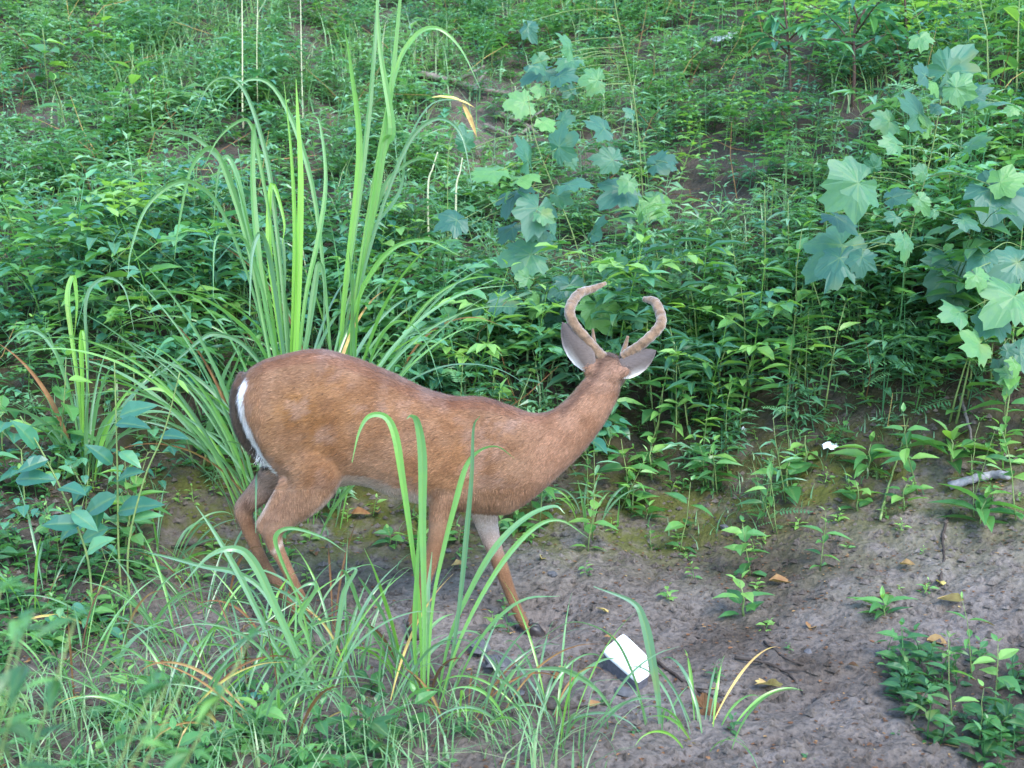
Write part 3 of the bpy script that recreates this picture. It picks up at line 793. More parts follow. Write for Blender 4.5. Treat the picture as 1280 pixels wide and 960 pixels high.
# ------------------------------------------------------------------ grass clumps, every blade a part
def blade_mesh(pts, width, tint, seed, tipw=0.05, mat='grass_blade'):
    r = np.random.default_rng(seed)
    C = catmull([tuple(p) for p in pts], 5)
    n = len(C); tang = np.gradient(C, axis=0); tang /= np.linalg.norm(tang, axis=1)[:, None]
    t = np.linspace(0, 1, n)
    w = width * 0.5 * np.minimum(1, 0.25 + 1.5 * t) * np.clip((1 - t) / 0.55, tipw, 1) ** 0.8
    tw = r.uniform(-.7, .7) + r.uniform(-.8, .8) * t
    V, M, F = [], [], []
    for i in range(n):
        s = np.cross(tang[i], np.array([0.05, 1.0, 0.25])); s /= np.linalg.norm(s) + 1e-9
        u = np.cross(s, tang[i])
        s2 = s * math.cos(tw[i]) + u * math.sin(tw[i]); u2 = np.cross(s2, tang[i])
        V += [C[i] - s2 * w[i] - u2 * w[i] * .35, C[i], C[i] + s2 * w[i] - u2 * w[i] * .35]; M += [1, .0, 1]
    for i in range(n - 1):
        a = 3 * i; F += [(a, a + 3, a + 4), (a, a + 4, a + 1), (a + 1, a + 4, a + 5), (a + 1, a + 5, a + 2)]
    return mesh_tri('blade', V, F, mat, {'tint': np.clip(tint + 0.25 * (0.5 - t).repeat(3), 0, 1), 'mid': np.array(M, float)})
def arc_pts(base, az, L, el0, bend, n=7):
    p = Vector(base); el = el0; out = [p.copy()]
    for k in range(n):
        el -= bend * (0.3 + 1.4 * k / n) / n
        p = p + Vector((math.cos(az) * math.cos(el), math.sin(az) * math.cos(el), math.sin(el))) * (L / n)
        out.append(p.copy())
    return out
bseed = [0]
def clump(name, base_px, label, heroes, nrand=0, width=.03, L=(1.0, 1.8), spread=.10, group='tall grass clumps', dY=0.0, depth=None, bend=(.6, 2.2), el=(1.15, 1.5)):
    b = G(*base_px) if depth is None else Vector((P(*base_px, depth).x, depth, hz(P(*base_px, depth).x, depth)))
    root = thing(name, b, label, 'grass', group)
    for px_list, wpx, tint in heroes:
        bseed[0] += 1; rr = random.Random(bseed[0])
        Y = b.y + rr.uniform(-.05, .05); dy = rr.uniform(-.25, .12)
        n = len(px_list); pts = [P(x, y, Y + dy * (i / (n - 1))) - b for i, (x, y) in enumerate(px_list)]
        zmin = hz((pts[0] + b).x, (pts[0] + b).y) - b.z
        root0 = Vector((pts[0].x * .6, pts[0].y * .6, min(zmin, pts[0].z) - .01))
        if (pts[0] - root0).length > .05: pts = [root0] + pts
        obj('blade', blade_mesh(pts, wpx * (.72 if b.y > 4.5 else .82) * b.y / FPX, tint * .85 if b.y > 4.5 else tint * .6, bseed[0]), root)
    for k in range(nrand):
        bseed[0] += 1; rr = random.Random(bseed[0] * 3 + 1)
        az = rr.uniform(0, 6.28); q = rr.random() ** .5 * spread
        b0 = Vector((math.cos(az) * q, math.sin(az) * q, 0)); b0.z = hz(b.x + b0.x, b.y + b0.y) - b.z - .01
        obj('blade', blade_mesh(arc_pts(b0, az + rr.uniform(-.5, .5), rr.uniform(*L), rr.uniform(*el), rr.uniform(*bend)), width * rr.uniform(.6, 1.1), rr.uniform(.05, .8), bseed[0], mat='dead_leaf' if rr.random() < .12 else 'grass_blade'), root)
    return root
def Z7(l): return [(160 + x / 2.667, 80 + y / 2.667) for x, y in l]
clump('grass_clump', (362, 600), 'tall arching broad-bladed grass clump rising behind the deer rump', [
    (Z7([(500, 1150), (440, 800), (400, 600), (340, 400), (290, 285), (240, 300), (200, 380), (165, 560), (155, 650)]), 11, .35),
    (Z7([(500, 1150), (440, 800), (400, 560), (365, 380), (330, 310), (305, 350), (290, 480), (285, 560)]), 10, .5),
    (Z7([(520, 1150), (460, 820), (430, 600), (415, 400), (418, 210), (428, 235), (430, 330)]), 13, .8),
    (Z7([(540, 1150), (500, 800), (470, 620), (440, 562), (412, 640), (405, 840)]), 15, .15),
    (Z7([(540, 1150), (530, 820), (500, 640), (512, 588), (522, 700), (520, 900)]), 14, .15),
    (Z7([(560, 1150), (600, 900), (620, 760), (637, 662), (655, 740), (650, 940)]), 12, .2),
    (Z7([(520, 1150), (460, 800), (400, 600), (340, 570), (290, 590), (284, 780)]), 10, .45),
    (Z7([(500, 1150), (420, 700), (340, 380), (260, 270), (180, 228), (90, 222), (0, 245)]), 11, .3),
    (Z7([(500, 1150), (430, 800), (320, 500), (230, 400), (150, 400), (60, 480), (10, 620), (0, 720)]), 10, .3),
    (Z7([(540, 1150), (555, 800), (558, 560), (545, 300), (520, 60)]), 12, 1.0),
    (Z7([(550, 1150), (565, 800), (575, 400), (565, 170), (560, 50)]), 13, .9),
    (Z7([(540, 1150), (520, 800), (490, 500), (460, 300), (400, 110), (340, 45), (270, 70), (210, 200)]), 9, .35),
    (Z7([(520, 1150), (470, 760), (410, 560), (370, 410), (340, 330)]), 13, 1.0),
    (Z7([(530, 1150), (500, 700), (440, 320), (410, 200), (370, 190), (300, 250), (250, 350)]), 9, .2),
    (Z7([(520, 1150), (450, 950), (360, 850), (250, 780), (120, 755), (0, 765)]), 12, .6),
    (Z7([(520, 1150), (400, 950), (300, 900), (240, 920), (170, 980), (60, 1060)]), 10, .3),
    (Z7([(560, 1150), (590, 800), (640, 560), (660, 380), (640, 200), (610, 170)]), 10, .6),
    (Z7([(540, 1150), (500, 850), (470, 600), (480, 400), (520, 520), (515, 600)]), 11, .95)],
    nrand=66, width=.020, L=(.6, 1.6), spread=.26, depth=5.2)
clump('grass_clump', (430, 520), 'tall grass clump with stems leaning right above the deer back', [
    ([(415, 560), (425, 420), (445, 270), (462, 130), (472, 0), (478, -60)], 12, .8),
    ([(415, 560), (440, 400), (470, 250), (488, 120), (500, 0), (505, -50)], 11, .7),
    ([(420, 560), (430, 380), (450, 200), (440, 90), (430, 30)], 14, 1.0),
    ([(420, 560), (455, 330), (478, 190), (490, 160), (475, 60), (470, -40)], 16, .9),
    ([(420, 560), (450, 330), (490, 110), (515, 50), (545, 35), (575, 60), (600, 110)], 9, .4),
    ([(420, 560), (450, 360), (500, 200), (540, 150), (575, 165), (590, 230)], 8, .3),
    ([(420, 560), (440, 400), (480, 320), (530, 300), (575, 320)], 9, .5),
    ([(420, 560), (430, 420), (470, 260), (500, 210), (540, 200), (565, 250)], 9, .5),
    ([(420, 560), (435, 400), (460, 300), (500, 240), (510, 180), (540, 130), (585, 125)], 8, .4),
    ([(420, 560), (410, 400), (390, 230), (350, 120), (310, 100), (270, 140)], 9, .35)],
    nrand=48, width=.019, L=(.6, 1.6), spread=.24, depth=5.75)
clump('grass_clump', (106, 590), 'upright grass clump among weeds left of the deer', [
    ([(105, 590), (100, 500), (90, 420), (85, 370), (92, 346), (96, 380), (93, 420)], 12, .6),
    ([(105, 590), (104, 500), (102, 430), (105, 418), (112, 500)], 10, .9),
    ([(105, 590), (85, 480), (60, 425), (30, 413), (0, 440)], 9, .3),
    ([(105, 590), (110, 460), (108, 375), (130, 348), (155, 360), (168, 415)], 8, .3),
    ([(105, 590), (75, 540), (60, 500), (35, 470)], 9, .5), ([(105, 590), (90, 500), (70, 440), (60, 415)], 8, .4)],
    nrand=22, width=.022, L=(.4, .8), spread=.08)
clump('grass_clump', (530, 880), 'long bent grass blades standing in front of the deer flank', [
    ([(527, 860), (524, 760), (513, 670), (503, 600), (494, 545), (482, 521), (462, 520), (449, 540), (440, 578)], 13, .55),
    ([(530, 880), (530, 760), (528, 650), (528, 570), (522, 528), (514, 519), (508, 524)], 15, .55),
    ([(534, 870), (540, 760), (553, 690), (568, 630), (582, 582), (600, 562), (622, 558), (643, 573)], 12, .5),
    ([(545, 890), (562, 800), (590, 735), (622, 682), (658, 647), (692, 633), (706, 642)], 13, .5),
    ([(560, 850), (574, 760), (584, 660), (590, 590), (592, 535), (600, 520)], 9, .45),
    ([(548, 890), (575, 800), (620, 715), (665, 662), (700, 650), (735, 672)], 9, .45),
    ([(524, 870), (518, 800), (522, 700), (524, 640)], 9, .6), ([(536, 870), (534, 760), (540, 690)], 10, .6),
    ([(556, 890), (600, 800), (650, 752), (700, 745)], 7, .35)],
    nrand=4, width=.016, L=(.3, .6), spread=.05)
clump('grass_clump', (395, 885), 'grass blades arching over the deer hind feet', [
    ([(395, 880), (372, 820), (345, 760), (318, 705), (296, 686), (262, 695), (225, 735)], 15, .75),
    ([(390, 880), (360, 800), (330, 740), (296, 716), (255, 708), (205, 695), (180, 690)], 10, .35),
    ([(400, 880), (380, 770), (352, 700), (345, 670), (365, 660), (405, 672), (432, 690)], 8, .4),
    ([(400, 880), (385, 800), (375, 770), (395, 735), (385, 730), (360, 745)], 9, .4),
    ([(395, 885), (340, 800), (300, 720), (268, 665), (245, 632)], 11, .4),
    ([(400, 885), (420, 800), (430, 740), (445, 712), (432, 712)], 10, .5)],
    nrand=7, width=.016, L=(.3, .6), spread=.12)
clump('grass_clump', (500, 845), 'short bright green grass shoots beside the bent blades', [
    ([(505, 840), (490, 775), (472, 720), (455, 685)], 15, 1.0), ([(505, 845), (470, 790), (435, 765), (408, 745)], 13, .95),
    ([(500, 845), (480, 770), (455, 730), (447, 720)], 8, .6), ([(498, 845), (455, 770), (440, 730), (428, 712), (418, 730)], 9, .3)],
    nrand=6, width=.018, L=(.2, .4), spread=.05)
clump('grass_clump', (822, 905), 'few pale blades curving over the white box', [
    ([(826, 925), (822, 870), (813, 815), (804, 775), (790, 752), (742, 733)], 17, .3),
    ([(800, 870), (790, 838), (772, 802), (748, 784), (715, 777), (685, 792), (640, 830)], 9, .3),
    ([(775, 905), (748, 864), (716, 842), (690, 836), (628, 838)], 9, .3)], nrand=3, width=.008, L=(.1, .25), spread=.06)
clump('grass_clump', (300, 575), 'wide drooping grass blades at the deer tail', [
    ([(255, 560), (268, 520), (280, 470), (300, 430)], 15, .5), ([(240, 585), (262, 540), (285, 480), (310, 420)], 12, .35),
    ([(180, 625), (215, 610), (245, 595), (275, 575)], 9, .3)], nrand=5, width=.02, L=(.2, .5), spread=.06)
clump('grass_clump', (735, 645), 'small grass tuft on soil below the deer chest', [
    ([(740, 740), (735, 690), (730, 640), (722, 600)], 7, .5), ([(770, 735), (772, 660), (775, 620)], 6, .6), ([(740, 740), (720, 690), (700, 660), (690, 690)], 7, .3)],
    nrand=14, width=.014, L=(.12, .30), spread=.08, bend=(.8, 2.4))
for k, (x, y, lab) in enumerate(((880, 925, 'low grass tuft at the foot of the tall blades by the box'), (660, 905, 'sparse grass tuft on soil before the bent blades'), (640, 400, 'thin arching grass behind the deer shoulder'), (575, 410, 'fine grass spray above the deer back'),
                                 (250, 880, 'green grass tuft on the trampled near ground'), (200, 700, 'grass tuft beside pale blue leaves'))):
    clump('grass_tuft', (x, y), lab, [], nrand=18, width=.013, L=(.2, .45), spread=.10, bend=(.9, 2.6), el=(.8, 1.4), group='small grass tufts')

for k, (x, y, lab) in enumerate(((300, 850, 'wispy grass tuft beside the deer hind hooves'), (345, 820, 'thin grass tuft brushing the deer hind legs'), (440, 850, 'soft grass tuft under the deer belly'), (470, 890, 'wispy tuft at the base of the bright shoots'), (240, 820, 'tall soft tuft behind the deer heels'),
                                 (580, 900, 'wispy tuft right of the bent blades'), (150, 800, 'tall soft tuft at the edge of the left ground cover'), (90, 850, 'grass tuft in the left ground cover'), (360, 910, 'leaning tuft before the hind hooves'), (200, 900, 'soft tuft on the near left ground'), (300, 920, 'near tuft of pale thin blades'), (700, 915, 'sparse tuft left of the pale box blades'), (50, 760, 'grass tuft under the pale blue-green weed'), (420, 800, 'short tuft between hind hooves and bright shoots'), (260, 760, 'thin tuft on the soil behind the heels'))):
    clump('grass_tuft', (x, y), lab, [], nrand=20, width=.011, L=(.22, .58), spread=.13, bend=(.7, 2.4), el=(.9, 1.45), group='small grass tufts')

# ------------------------------------------------------------------ big lobed-leaf vines, every leaf a part
def lobed_vine(name, label, stem_px, leaves, Y, mat='stem_green', r=.0045, group=None, face=0.0):
    Y = G(*stem_px[0]).y - .03
    st = [P(x, y, Y) for x, y in stem_px]
    b = Vector((st[0].x, st[0].y, hz(st[0].x, st[0].y)))
    root = thing(name, b, label, 'vine', group)
    C = catmull([tuple(p - b) for p in ([Vector((b.x, b.y, b.z - .02))] + st if st[0].z - b.z > .05 else st)], 6)
    V, F = tube(C, np.linspace(r, r * .5, len(C)), 7); mb = MB(); mb.add(V, F); obj('stem', mb.mesh('stem', mat, True), root)
    rr = random.Random(int(Y * 100))
    leaves = leaves + [(x + rr.uniform(-60, 60), y + rr.uniform(-50, 50), size * rr.uniform(.4, .75), rr.uniform(0, 360), rr.uniform(.2, .9)) for x, y, size, _, _ in leaves]
    for i, (x, y, size, ang, tint) in enumerate(leaves):
        Yl = Y - rr.uniform(.12, .60)
        c = P(x, y, Yl) - b
        el = -0.55 + rr.uniform(-.3, .3)
        s = size * .98 * Yl / FPX
        a = math.radians(ang)
        fwd = Vector((math.cos(a), -0.45 + rr.uniform(-.5, .3), math.sin(a) ))
        m = frame(fwd, rr.uniform(-.55, .55), up=(0.5 * rr.uniform(-1, 1), -0.7, 0.6))
        p0 = c - (m @ Vector((0.30 * s, 0, 0)))
        o = obj('leaf', leaf_mesh('lobed%d' % (i % 5), 'lobed_leaf', tint), root)
        o.matrix_local = Matrix.Translation(p0) @ (m @ Matrix.Diagonal((s * rr.uniform(.85, 1.1), s * rr.uniform(.8, 1.1), s * rr.uniform(.7, 1.5)))).to_4x4()
        j = min(range(len(C)), key=lambda k: (Vector(C[k]) - p0).length)
        q = Vector(C[j]); mid = (q + p0) / 2 + Vector((0, 0, .03))
        V, F = tube(catmull([tuple(q), tuple(mid), tuple(p0)], 4), .0022, 5); mb = MB(); mb.add(V, F); obj('leaf_stalk', mb.mesh('leaf_stalk', 'stem_green', True), root)
lobed_vine('lobed_vine', 'climbing vine with big lobed leaves on a pale stem over the bank edge', [(1122, 440), (1128, 370), (1140, 285), (1160, 210), (1172, 150), (1180, 95)], [
    (1070, 230, 74, 205, .3), (1050, 308, 88, 215, .3), (1117, 246, 34, 20, .3), (1242, 238, 88, -40, .4), (1192, 335, 86, -80, .35), (1077, 322, 36, 250, .3), (1186, 86, 64, 60, .4), (1196, 110, 40, -20, 1.0),
    (1149, 142, 52, 150, .8), (1111, 152, 40, 190, .4), (1245, 128, 58, 0, .9), (1130, 300, 36, -80, .5), (1215, 180, 36, 30, .9), (1160, 160, 34, 120, 1.0), (1205, 275, 34, -30, .8), (1120, 180, 34, 160, .7), (1150, 250, 30, -60, .6)], 4.75)
lobed_vine('lobed_vine', 'vine with pointed lobed leaves hanging beside the mossy bank end', [(1262, 480), (1268, 400), (1275, 320), (1280, 260)], [
    (1272, 328, 60, 200, .6), (1266, 372, 74, 210, .6), (1245, 400, 56, 200, .5), (1225, 430, 46, 190, .4), (1275, 440, 52, -60, .6), (1200, 390, 46, 170, .4), (1262, 470, 40, -90, .6)], 4.55)
lobed_vine('lobed_vine', 'sprawling lobed-leaf vine on the bank above the antlers', [(735, 430), (730, 350), (715, 290), (690, 230), (668, 170), (660, 120)], [
    (618, 214, 46, 190, .7), (645, 240, 52, 220, .3), (672, 262, 66, 250, .3), (712, 358, 56, -95, .3), (663, 318, 58, 185, .45), (636, 372, 46, 200, .3), (690, 385, 46, -110, .3), (748, 385, 62, -60, .95),
    (740, 292, 44, 70, .35), (700, 182, 48, 40, .6), (660, 200, 46, 100, .4), (712, 230, 44, 10, .4), (570, 275, 42, 190, .3), (690, 300, 40, 160, .6), (760, 330, 36, 20, .9), (640, 285, 34, 210, .4)], 5.95)
lobed_vine('lobed_vine', 'leafy vine climbing a thin upright cane on the upper slope', [(806, 300), (802, 220), (795, 140), (782, 70), (768, 0), (760, -60)], [
    (815, 255, 46, -30, .9), (780, 238, 54, 200, .35), (765, 200, 40, 170, .4), (820, 205, 34, 20, .3), (745, 100, 36, 180, .8), (715, 75, 40, 190, .4), (680, 88, 44, 195, .35), (712, 62, 36, 120, .9), (755, 160, 40, 160, .6), (655, 128, 36, 190, .8), (700, 95, 36, 0, .4)], 6.6)

# ------------------------------------------------------------------ hand placed weeds
def weed(kind, px, py, label, sc, name='leafy_weed', group=None, i=None, depth=None, cat='weed'):
    loc = G(px, py) if depth is None else Vector((P(px, py, depth).x, depth, hz(P(px, py, depth).x, depth)))
    loc.z -= .008
    return individual(kind, rnd.randrange(8) if i is None else i, name, loc, label, group, rnd.uniform(0, 6.28), sc, cat, (rnd.uniform(-.12, .16), rnd.uniform(-.14, .14)))
for kind, x, y, lab, sc, nm in (
    ('seedling', 892, 612, 'round-leaved bright seedling on the mossy bank foot', 1.3, 'seedling'), ('seedling', 815, 600, 'pale seedling right of the deer chest', 1.1, 'seedling'),
    ('seedling', 985, 620, 'small seedling between the moss and the white scrap', 1.2, 'seedling'), ('broadleaf', 850, 690, 'leafy weed on open soil between deer and bank', .62, 'leafy_weed'),
    ('broadleaf', 938, 720, 'wide-leaved weed on soil beside a curled cream leaf', .60, 'leafy_weed'), ('lance', 1025, 715, 'dark narrow-leaved weed in the middle of the bare bank', .42, 'leafy_weed'),
    ('seedling', 930, 770, 'patch of tiny seedlings spreading down the bare soil', .9, 'seedling'), ('seedling', 1072, 640, 'leafy seedling below the white scrap', .9, 'seedling'),
    ('rosette', 1190, 580, 'star-shaped leaf rosette under the lobed vine', 1.15, 'leaf_rosette'), ('rosette', 1085, 590, 'leaf rosette beside the white scrap', .9, 'leaf_rosette'),
    ('rosette', 1225, 655, 'leaf rosette below the grey weathered stick', .9, 'leaf_rosette'), ('rosette', 1105, 770, 'small rosette holding a fallen orange leaf', .6, 'leaf_rosette'),
    ('lance', 985, 480, 'tall bright lance-leaved weed leaning out from the bank', 1.05, 'leafy_weed'), ('lance', 1030, 520, 'lance-leaved weed above the mossy ledge', .75, 'leafy_weed'),
    ('broadleaf', 1195, 530, 'stout broad-leaved weed under the big lobed leaves', .95, 'leafy_weed'), ('broadleaf', 1255, 560, 'broad-leaved weed at the end of the bank', .9, 'leafy_weed'),
    ('broadleaf', 1270, 650, 'broad-leaved weed next to the grey stick end', .6, 'leafy_weed'), ('broadleaf', 735, 690, 'leafy weed in the grass tuft below the deer chest', .6, 'leafy_weed'),
    ('lance', 735, 640, 'spiky weed just below the deer neck', .5, 'leafy_weed'), ('lance', 905, 570, 'narrow-leaved weed over the moss patch', .6, 'leafy_weed'),
    ('lance', 845, 560, 'shaded narrow-leaved weed right of the deer ear', .8, 'leafy_weed'), ('broadleaf', 530, 480, 'bright leafy weed just over the deer back', .9, 'leafy_weed'),
    ('broadleaf', 480, 450, 'yellow-green weed by the deer loin', .8, 'leafy_weed'), ('seedling', 255, 590, 'round-leaved seedling behind the deer tail', 1.2, 'seedling'),
    ('seedling', 1005, 590, 'seedling in the shadow of the lance-leaved weed', 1.0, 'seedling'), ('seedling', 1130, 640, 'tiny seedling on the soil crack', .8, 'seedling'),
    ('seedling', 790, 640, 'seedling on the shaded soil ahead of the deer', 1.0, 'seedling')):
    weed(kind, x, y, lab, sc * (1.65 if kind == 'seedling' else 1.3), nm)
for kind, x, y, lab, sc, nm in (
    ('willow', 955, 420, 'pale feathery willow-leaved weed above the lance-leaved one', 1.15, 'slender_weed'), ('willow', 985, 410, 'second pale willow-leaved weed beside the first', 1.0, 'slender_weed'), ('willow', 925, 430, 'pale willow-leaved weed left of its pair', 1.0, 'slender_weed'),
    ('willow', 905, 470, 'shorter willow-leaved weed in front of the pale pair', .9, 'slender_weed'), ('fern', 850, 440, 'feathery weed right of the antler tip', 1.0, 'feathery_weed'), ('fern', 875, 480, 'feathery weed leaning over the shaded bank', 1.0, 'feathery_weed'),
    ('broadleaf', 1190, 905, 'broad-leaved weed in the near right corner', .6, 'leafy_weed'), ('broadleaf', 1245, 890, 'wide-leaved weed at the end of the near corner', .7, 'leafy_weed'), ('broadleaf', 1225, 925, 'low broad weed closest to the corner', .55, 'leafy_weed'), ('lance', 1215, 850, 'narrow-leaved weed topping the near corner', .5, 'leafy_weed'),
    ('lance', 1240, 170, 'big lance-leaved weed behind the climbing vine top', 1.7, 'leafy_weed'), ('lance', 1270, 140, 'big lance-leaved weed at the bank top end', 1.7, 'leafy_weed'), ('broadleaf', 1255, 220, 'large broad weed behind the climbing vine', 1.5, 'leafy_weed'),
    ('broadleaf', 60, 120, 'large blue-green weed in the upper left bank', 1.6, 'leafy_weed'), ('broadleaf', 130, 90, 'large broad weed up the left bank', 1.6, 'leafy_weed'), ('lance', 170, 170, 'long-leaved weed up the left bank', 1.5, 'leafy_weed'), ('broadleaf', 90, 200, 'broad weed hanging over the dark fallen limb', 1.3, 'leafy_weed')):
    weed(kind, x, y, lab, sc, nm)
# tall pale-leaved weed and bare stalks on the left
def stalk_plant(label, stem_px, Y, leaves, tpl='ovate', mat='vine_leaf', smat='stem_green', r=.005, cat='weed', name='leafy_stalk'):
    st = [P(x, y, Y) for x, y in stem_px]
    b = Vector((st[0].x, Y, hz(st[0].x, Y)))
    root = thing(name, b, label, cat)
    pts = [Vector((0, 0, -.02))] + [p - b for p in st]
    if (pts[1] - pts[0]).length < .06: pts.pop(1)
    C = catmull([tuple(p) for p in pts], 6)
    V, F = tube(C, np.linspace(r, r * .45, len(C)), 6); mb = MB(); mb.add(V, F); obj('stem', mb.mesh('stem', smat, True), root)
    rr = random.Random(len(label))
    for x, y, size, ang, tint in leaves:
        s = size * Y / FPX; p = P(x, y, Y + rr.uniform(-.06, .03)) - b; a = math.radians(ang)
        m = frame(Vector((math.cos(a), -.35 + rr.uniform(-.3, .3), math.sin(a))), rr.uniform(-.3, .3), up=(0, -.55, .8))
        o = obj('leaf', leaf_mesh(tpl, mat, tint), root); o.matrix_local = Matrix.Translation(p) @ (m @ Matrix.Scale(s, 3)).to_4x4()
stalk_plant('pale blue-green weed with large oval leaves left of the deer', [(148, 680), (147, 600), (145, 520), (143, 452)], 4.2, [
    (145, 530, 46, 8, .1), (200, 545, 40, 10, .0), (150, 520, 50, 25, .4), (148, 600, 46, 35, .2), (145, 620, 52, 205, .1), (140, 580, 42, 120, .2), (148, 640, 62, 22, .1), (125, 620, 44, -100, .0), (110, 640, 48, 220, .0), (150, 565, 36, -20, .6), (165, 650, 40, 20, .8), (135, 660, 46, 200, .2)], 'ovate')
stalk_plant('bare yellow-green stalk leaning right near the deer tail', [(160, 690), (180, 600), (205, 540), (225, 465)], 4.1, [(222, 475, 22, -40, .9), (205, 490, 26, 160, .7)], 'lance', 'weed_leaf')
stalk_plant('weed stalk leaning left over the ground cover', [(110, 700), (80, 620), (50, 560), (25, 520)], 4.0, [(100, 655, 46, 170, .1), (75, 610, 46, 10, .2), (60, 575, 40, 190, .1), (45, 560, 50, 100, .2), (90, 640, 40, -30, .7), (20, 600, 50, 10, .3), (110, 690, 46, 40, .6)], 'ovate')
stalk_plant('bare pale stalk standing straight on the upper left bank', [(303, 130), (303, 60), (302, -40)], 8.4, [], smat='stem_pale', r=.008, name='bare_stalk')
stalk_plant('second thin pale stalk on the upper left bank', [(322, 130), (321, 60), (323, -40)], 8.6, [], smat='stem_pale', r=.005, name='bare_stalk')
stalk_plant('thin pale stalk above the tall grass tips', [(377, 90), (376, 20), (375, -30)], 8.8, [], smat='stem_pale', r=.006, name='bare_stalk')
stalk_plant('broken pale stub in the dark hollow', [(535, 235), (541, 210), (547, 190)], 7.2, [], smat='stem_pale', r=.008, name='bare_stalk')
stalk_plant('short cut stub beside the broken stub', [(570, 240), (575, 215), (578, 197)], 7.2, [], smat='stem_pale', r=.008, name='bare_stalk')
stalk_plant('long yellowing grass stalk hanging by the hollow', [(560, 200), (575, 150), (580, 130), (600, 165)], 6.6, [(578, 130, 42, -60, 1.0), (540, 122, 50, 5, .9)], 'narrow', 'dead_leaf', r=.003, name='bare_stalk')
def sapling(label, stem_px, Y, br):
    st = [P(x, y, Y) for x, y in stem_px]; b = Vector((st[0].x, Y, hz(st[0].x, Y)))
    root = thing('sapling', b, label, 'sapling', 'dark saplings at the bank top')
    pts = [Vector((0, 0, -.02))] + [p - b for p in st if (p - b).length > .05]
    V, F = tube(catmull([tuple(p) for p in pts], 5), np.linspace(.014, .006, (len(pts) - 1) * 5 + 1), 7); mb = MB(); mb.add(V, F); obj('trunk', mb.mesh('trunk', 'stem_dark', True), root)
    rr = random.Random(int(Y * 77))
    for (x0, y0), (x1, y1) in br:
        p0, p1 = P(x0, y0, Y) - b, P(x1, y1, Y + rr.uniform(-.4, .3)) - b
        V, F = tube([tuple(p0), tuple((p0 + p1) / 2 + Vector((0, 0, .02))), tuple(p1)], [.007, .005, .003], 6); mb = MB(); mb.add(V, F); obj('branch', mb.mesh('branch', 'stem_dark', True), root)
        for k in range(9):
            t = rr.uniform(.3, 1.0); a = rr.uniform(0, 6.28); el = rr.uniform(-.5, .3)
            o = obj('leaf', leaf_mesh('lance', 'vine_leaf', rr.choice((.25, .5, .75))), root)
            o.matrix_local = leaf_at(p0.lerp(p1, t), Vector((math.cos(a) * math.cos(el), math.sin(a) * math.cos(el), math.sin(el))), rr.uniform(.14, .22), rr.uniform(-.4, .4))
sapling('dark-stemmed forking sapling with long leaves at the bank top', [(1068, 95), (1068, 40), (1082, 10), (1095, -30)], 8.2, [((1068, 60), (1030, 15)), ((1068, 45), (1110, -10)), ((1068, 55), (1010, 50)), ((1075, 30), (1050, -30)), ((1068, 62), (1120, 40))])
sapling('slim reddish sapling right of the forking one', [(1133, 90), (1133, 40), (1130, -20)], 8.6, [((1133, 60), (1165, 25)), ((1133, 45), (1100, 20)), ((1132, 30), (1180, 0)), ((1133, 50), (1190, 40))])
sapling('small dark twiggy sapling above the blue-green thicket', [(988, 110), (986, 60), (980, 0)], 8.4, [((987, 70), (955, 40)), ((986, 50), (1015, 30)), ((985, 40), (950, 10))])

# ------------------------------------------------------------------ scattered individual weeds along the lower bank
NAMES = {'broadleaf': ('leafy_weed', 'broad-leaved weed'), 'lance': ('leafy_weed', 'lance-leaved weed'), 'fern': ('feathery_weed', 'feathery weed with rows of tiny leaflets'),
         'willow': ('slender_weed', 'slender weed with thin willow-like leaves'), 'heart': ('heart_leaf_vine', 'trailing vine with heart-shaped leaves'), 'seedling': ('seedling', 'low seedling')}
ZONES = (('on the left bank', lambda x, y: x < -1.0, {'heart': 5, 'broadleaf': 4, 'lance': 2, 'seedling': 1}),
         ('on the bank behind the deer', lambda x, y: -1.0 <= x < 0.75, {'broadleaf': 4, 'lance': 3, 'fern': 1, 'heart': 2}),
         ('on the right bank', lambda x, y: x >= 0.75, {'fern': 5, 'willow': 3, 'lance': 3, 'broadleaf': 3}))
LAND = ((60, 60, 'in the dark corner of the left bank'), (60, 250, 'beside the dark fallen limb'), (200, 150, 'left of the bare pale stalks'), (200, 300, 'left of the tall arching grass'), (303, 110, 'under the bare pale stalks'), (60, 420, 'over the upright grass clump'), (40, 560, 'left of the upright grass clump'), (170, 440, 'between the two left grass clumps'),
        (150, 620, 'around the pale blue-green weed'), (60, 680, 'below the left-leaning stalk'), (230, 520, 'behind the deer tail'), (450, 330, 'in front of the stems leaning right'), (540, 400, 'above the deer loin'), (600, 300, 'left of the sprawling lobed vine'), (640, 440, 'over the deer withers'), (560, 220, 'by the broken stubs'),
        (600, 150, 'in the dark hollow'), (700, 250, 'among the sprawling lobed vine'), (800, 260, 'around the thin upright cane'), (850, 420, 'right of the antlers'), (840, 530, 'right of the deer neck'), (930, 330, 'over the lance-leaved ledge'), (940, 500, 'above the moss patch'), (1010, 250, 'left of the climbing lobed vine'), (1040, 430, 'in shade under the lobed leaves'),
        (1060, 540, 'above the white scrap'), (1150, 480, 'at the foot of the climbing vine'), (1220, 520, 'above the grey stick'), (1230, 300, 'right of the climbing vine stem'), (1250, 700, 'below the grey stick'), (1200, 860, 'in the near right corner'), (100, 800, 'behind the blurred near weed'), (400, 200, 'between the tall grass stems'), (900, 150, 'below the bluish scrap'), (1080, 150, 'below the forking sapling'))
SC0 = G(1036, 566)
cnt = 0; tries = 0
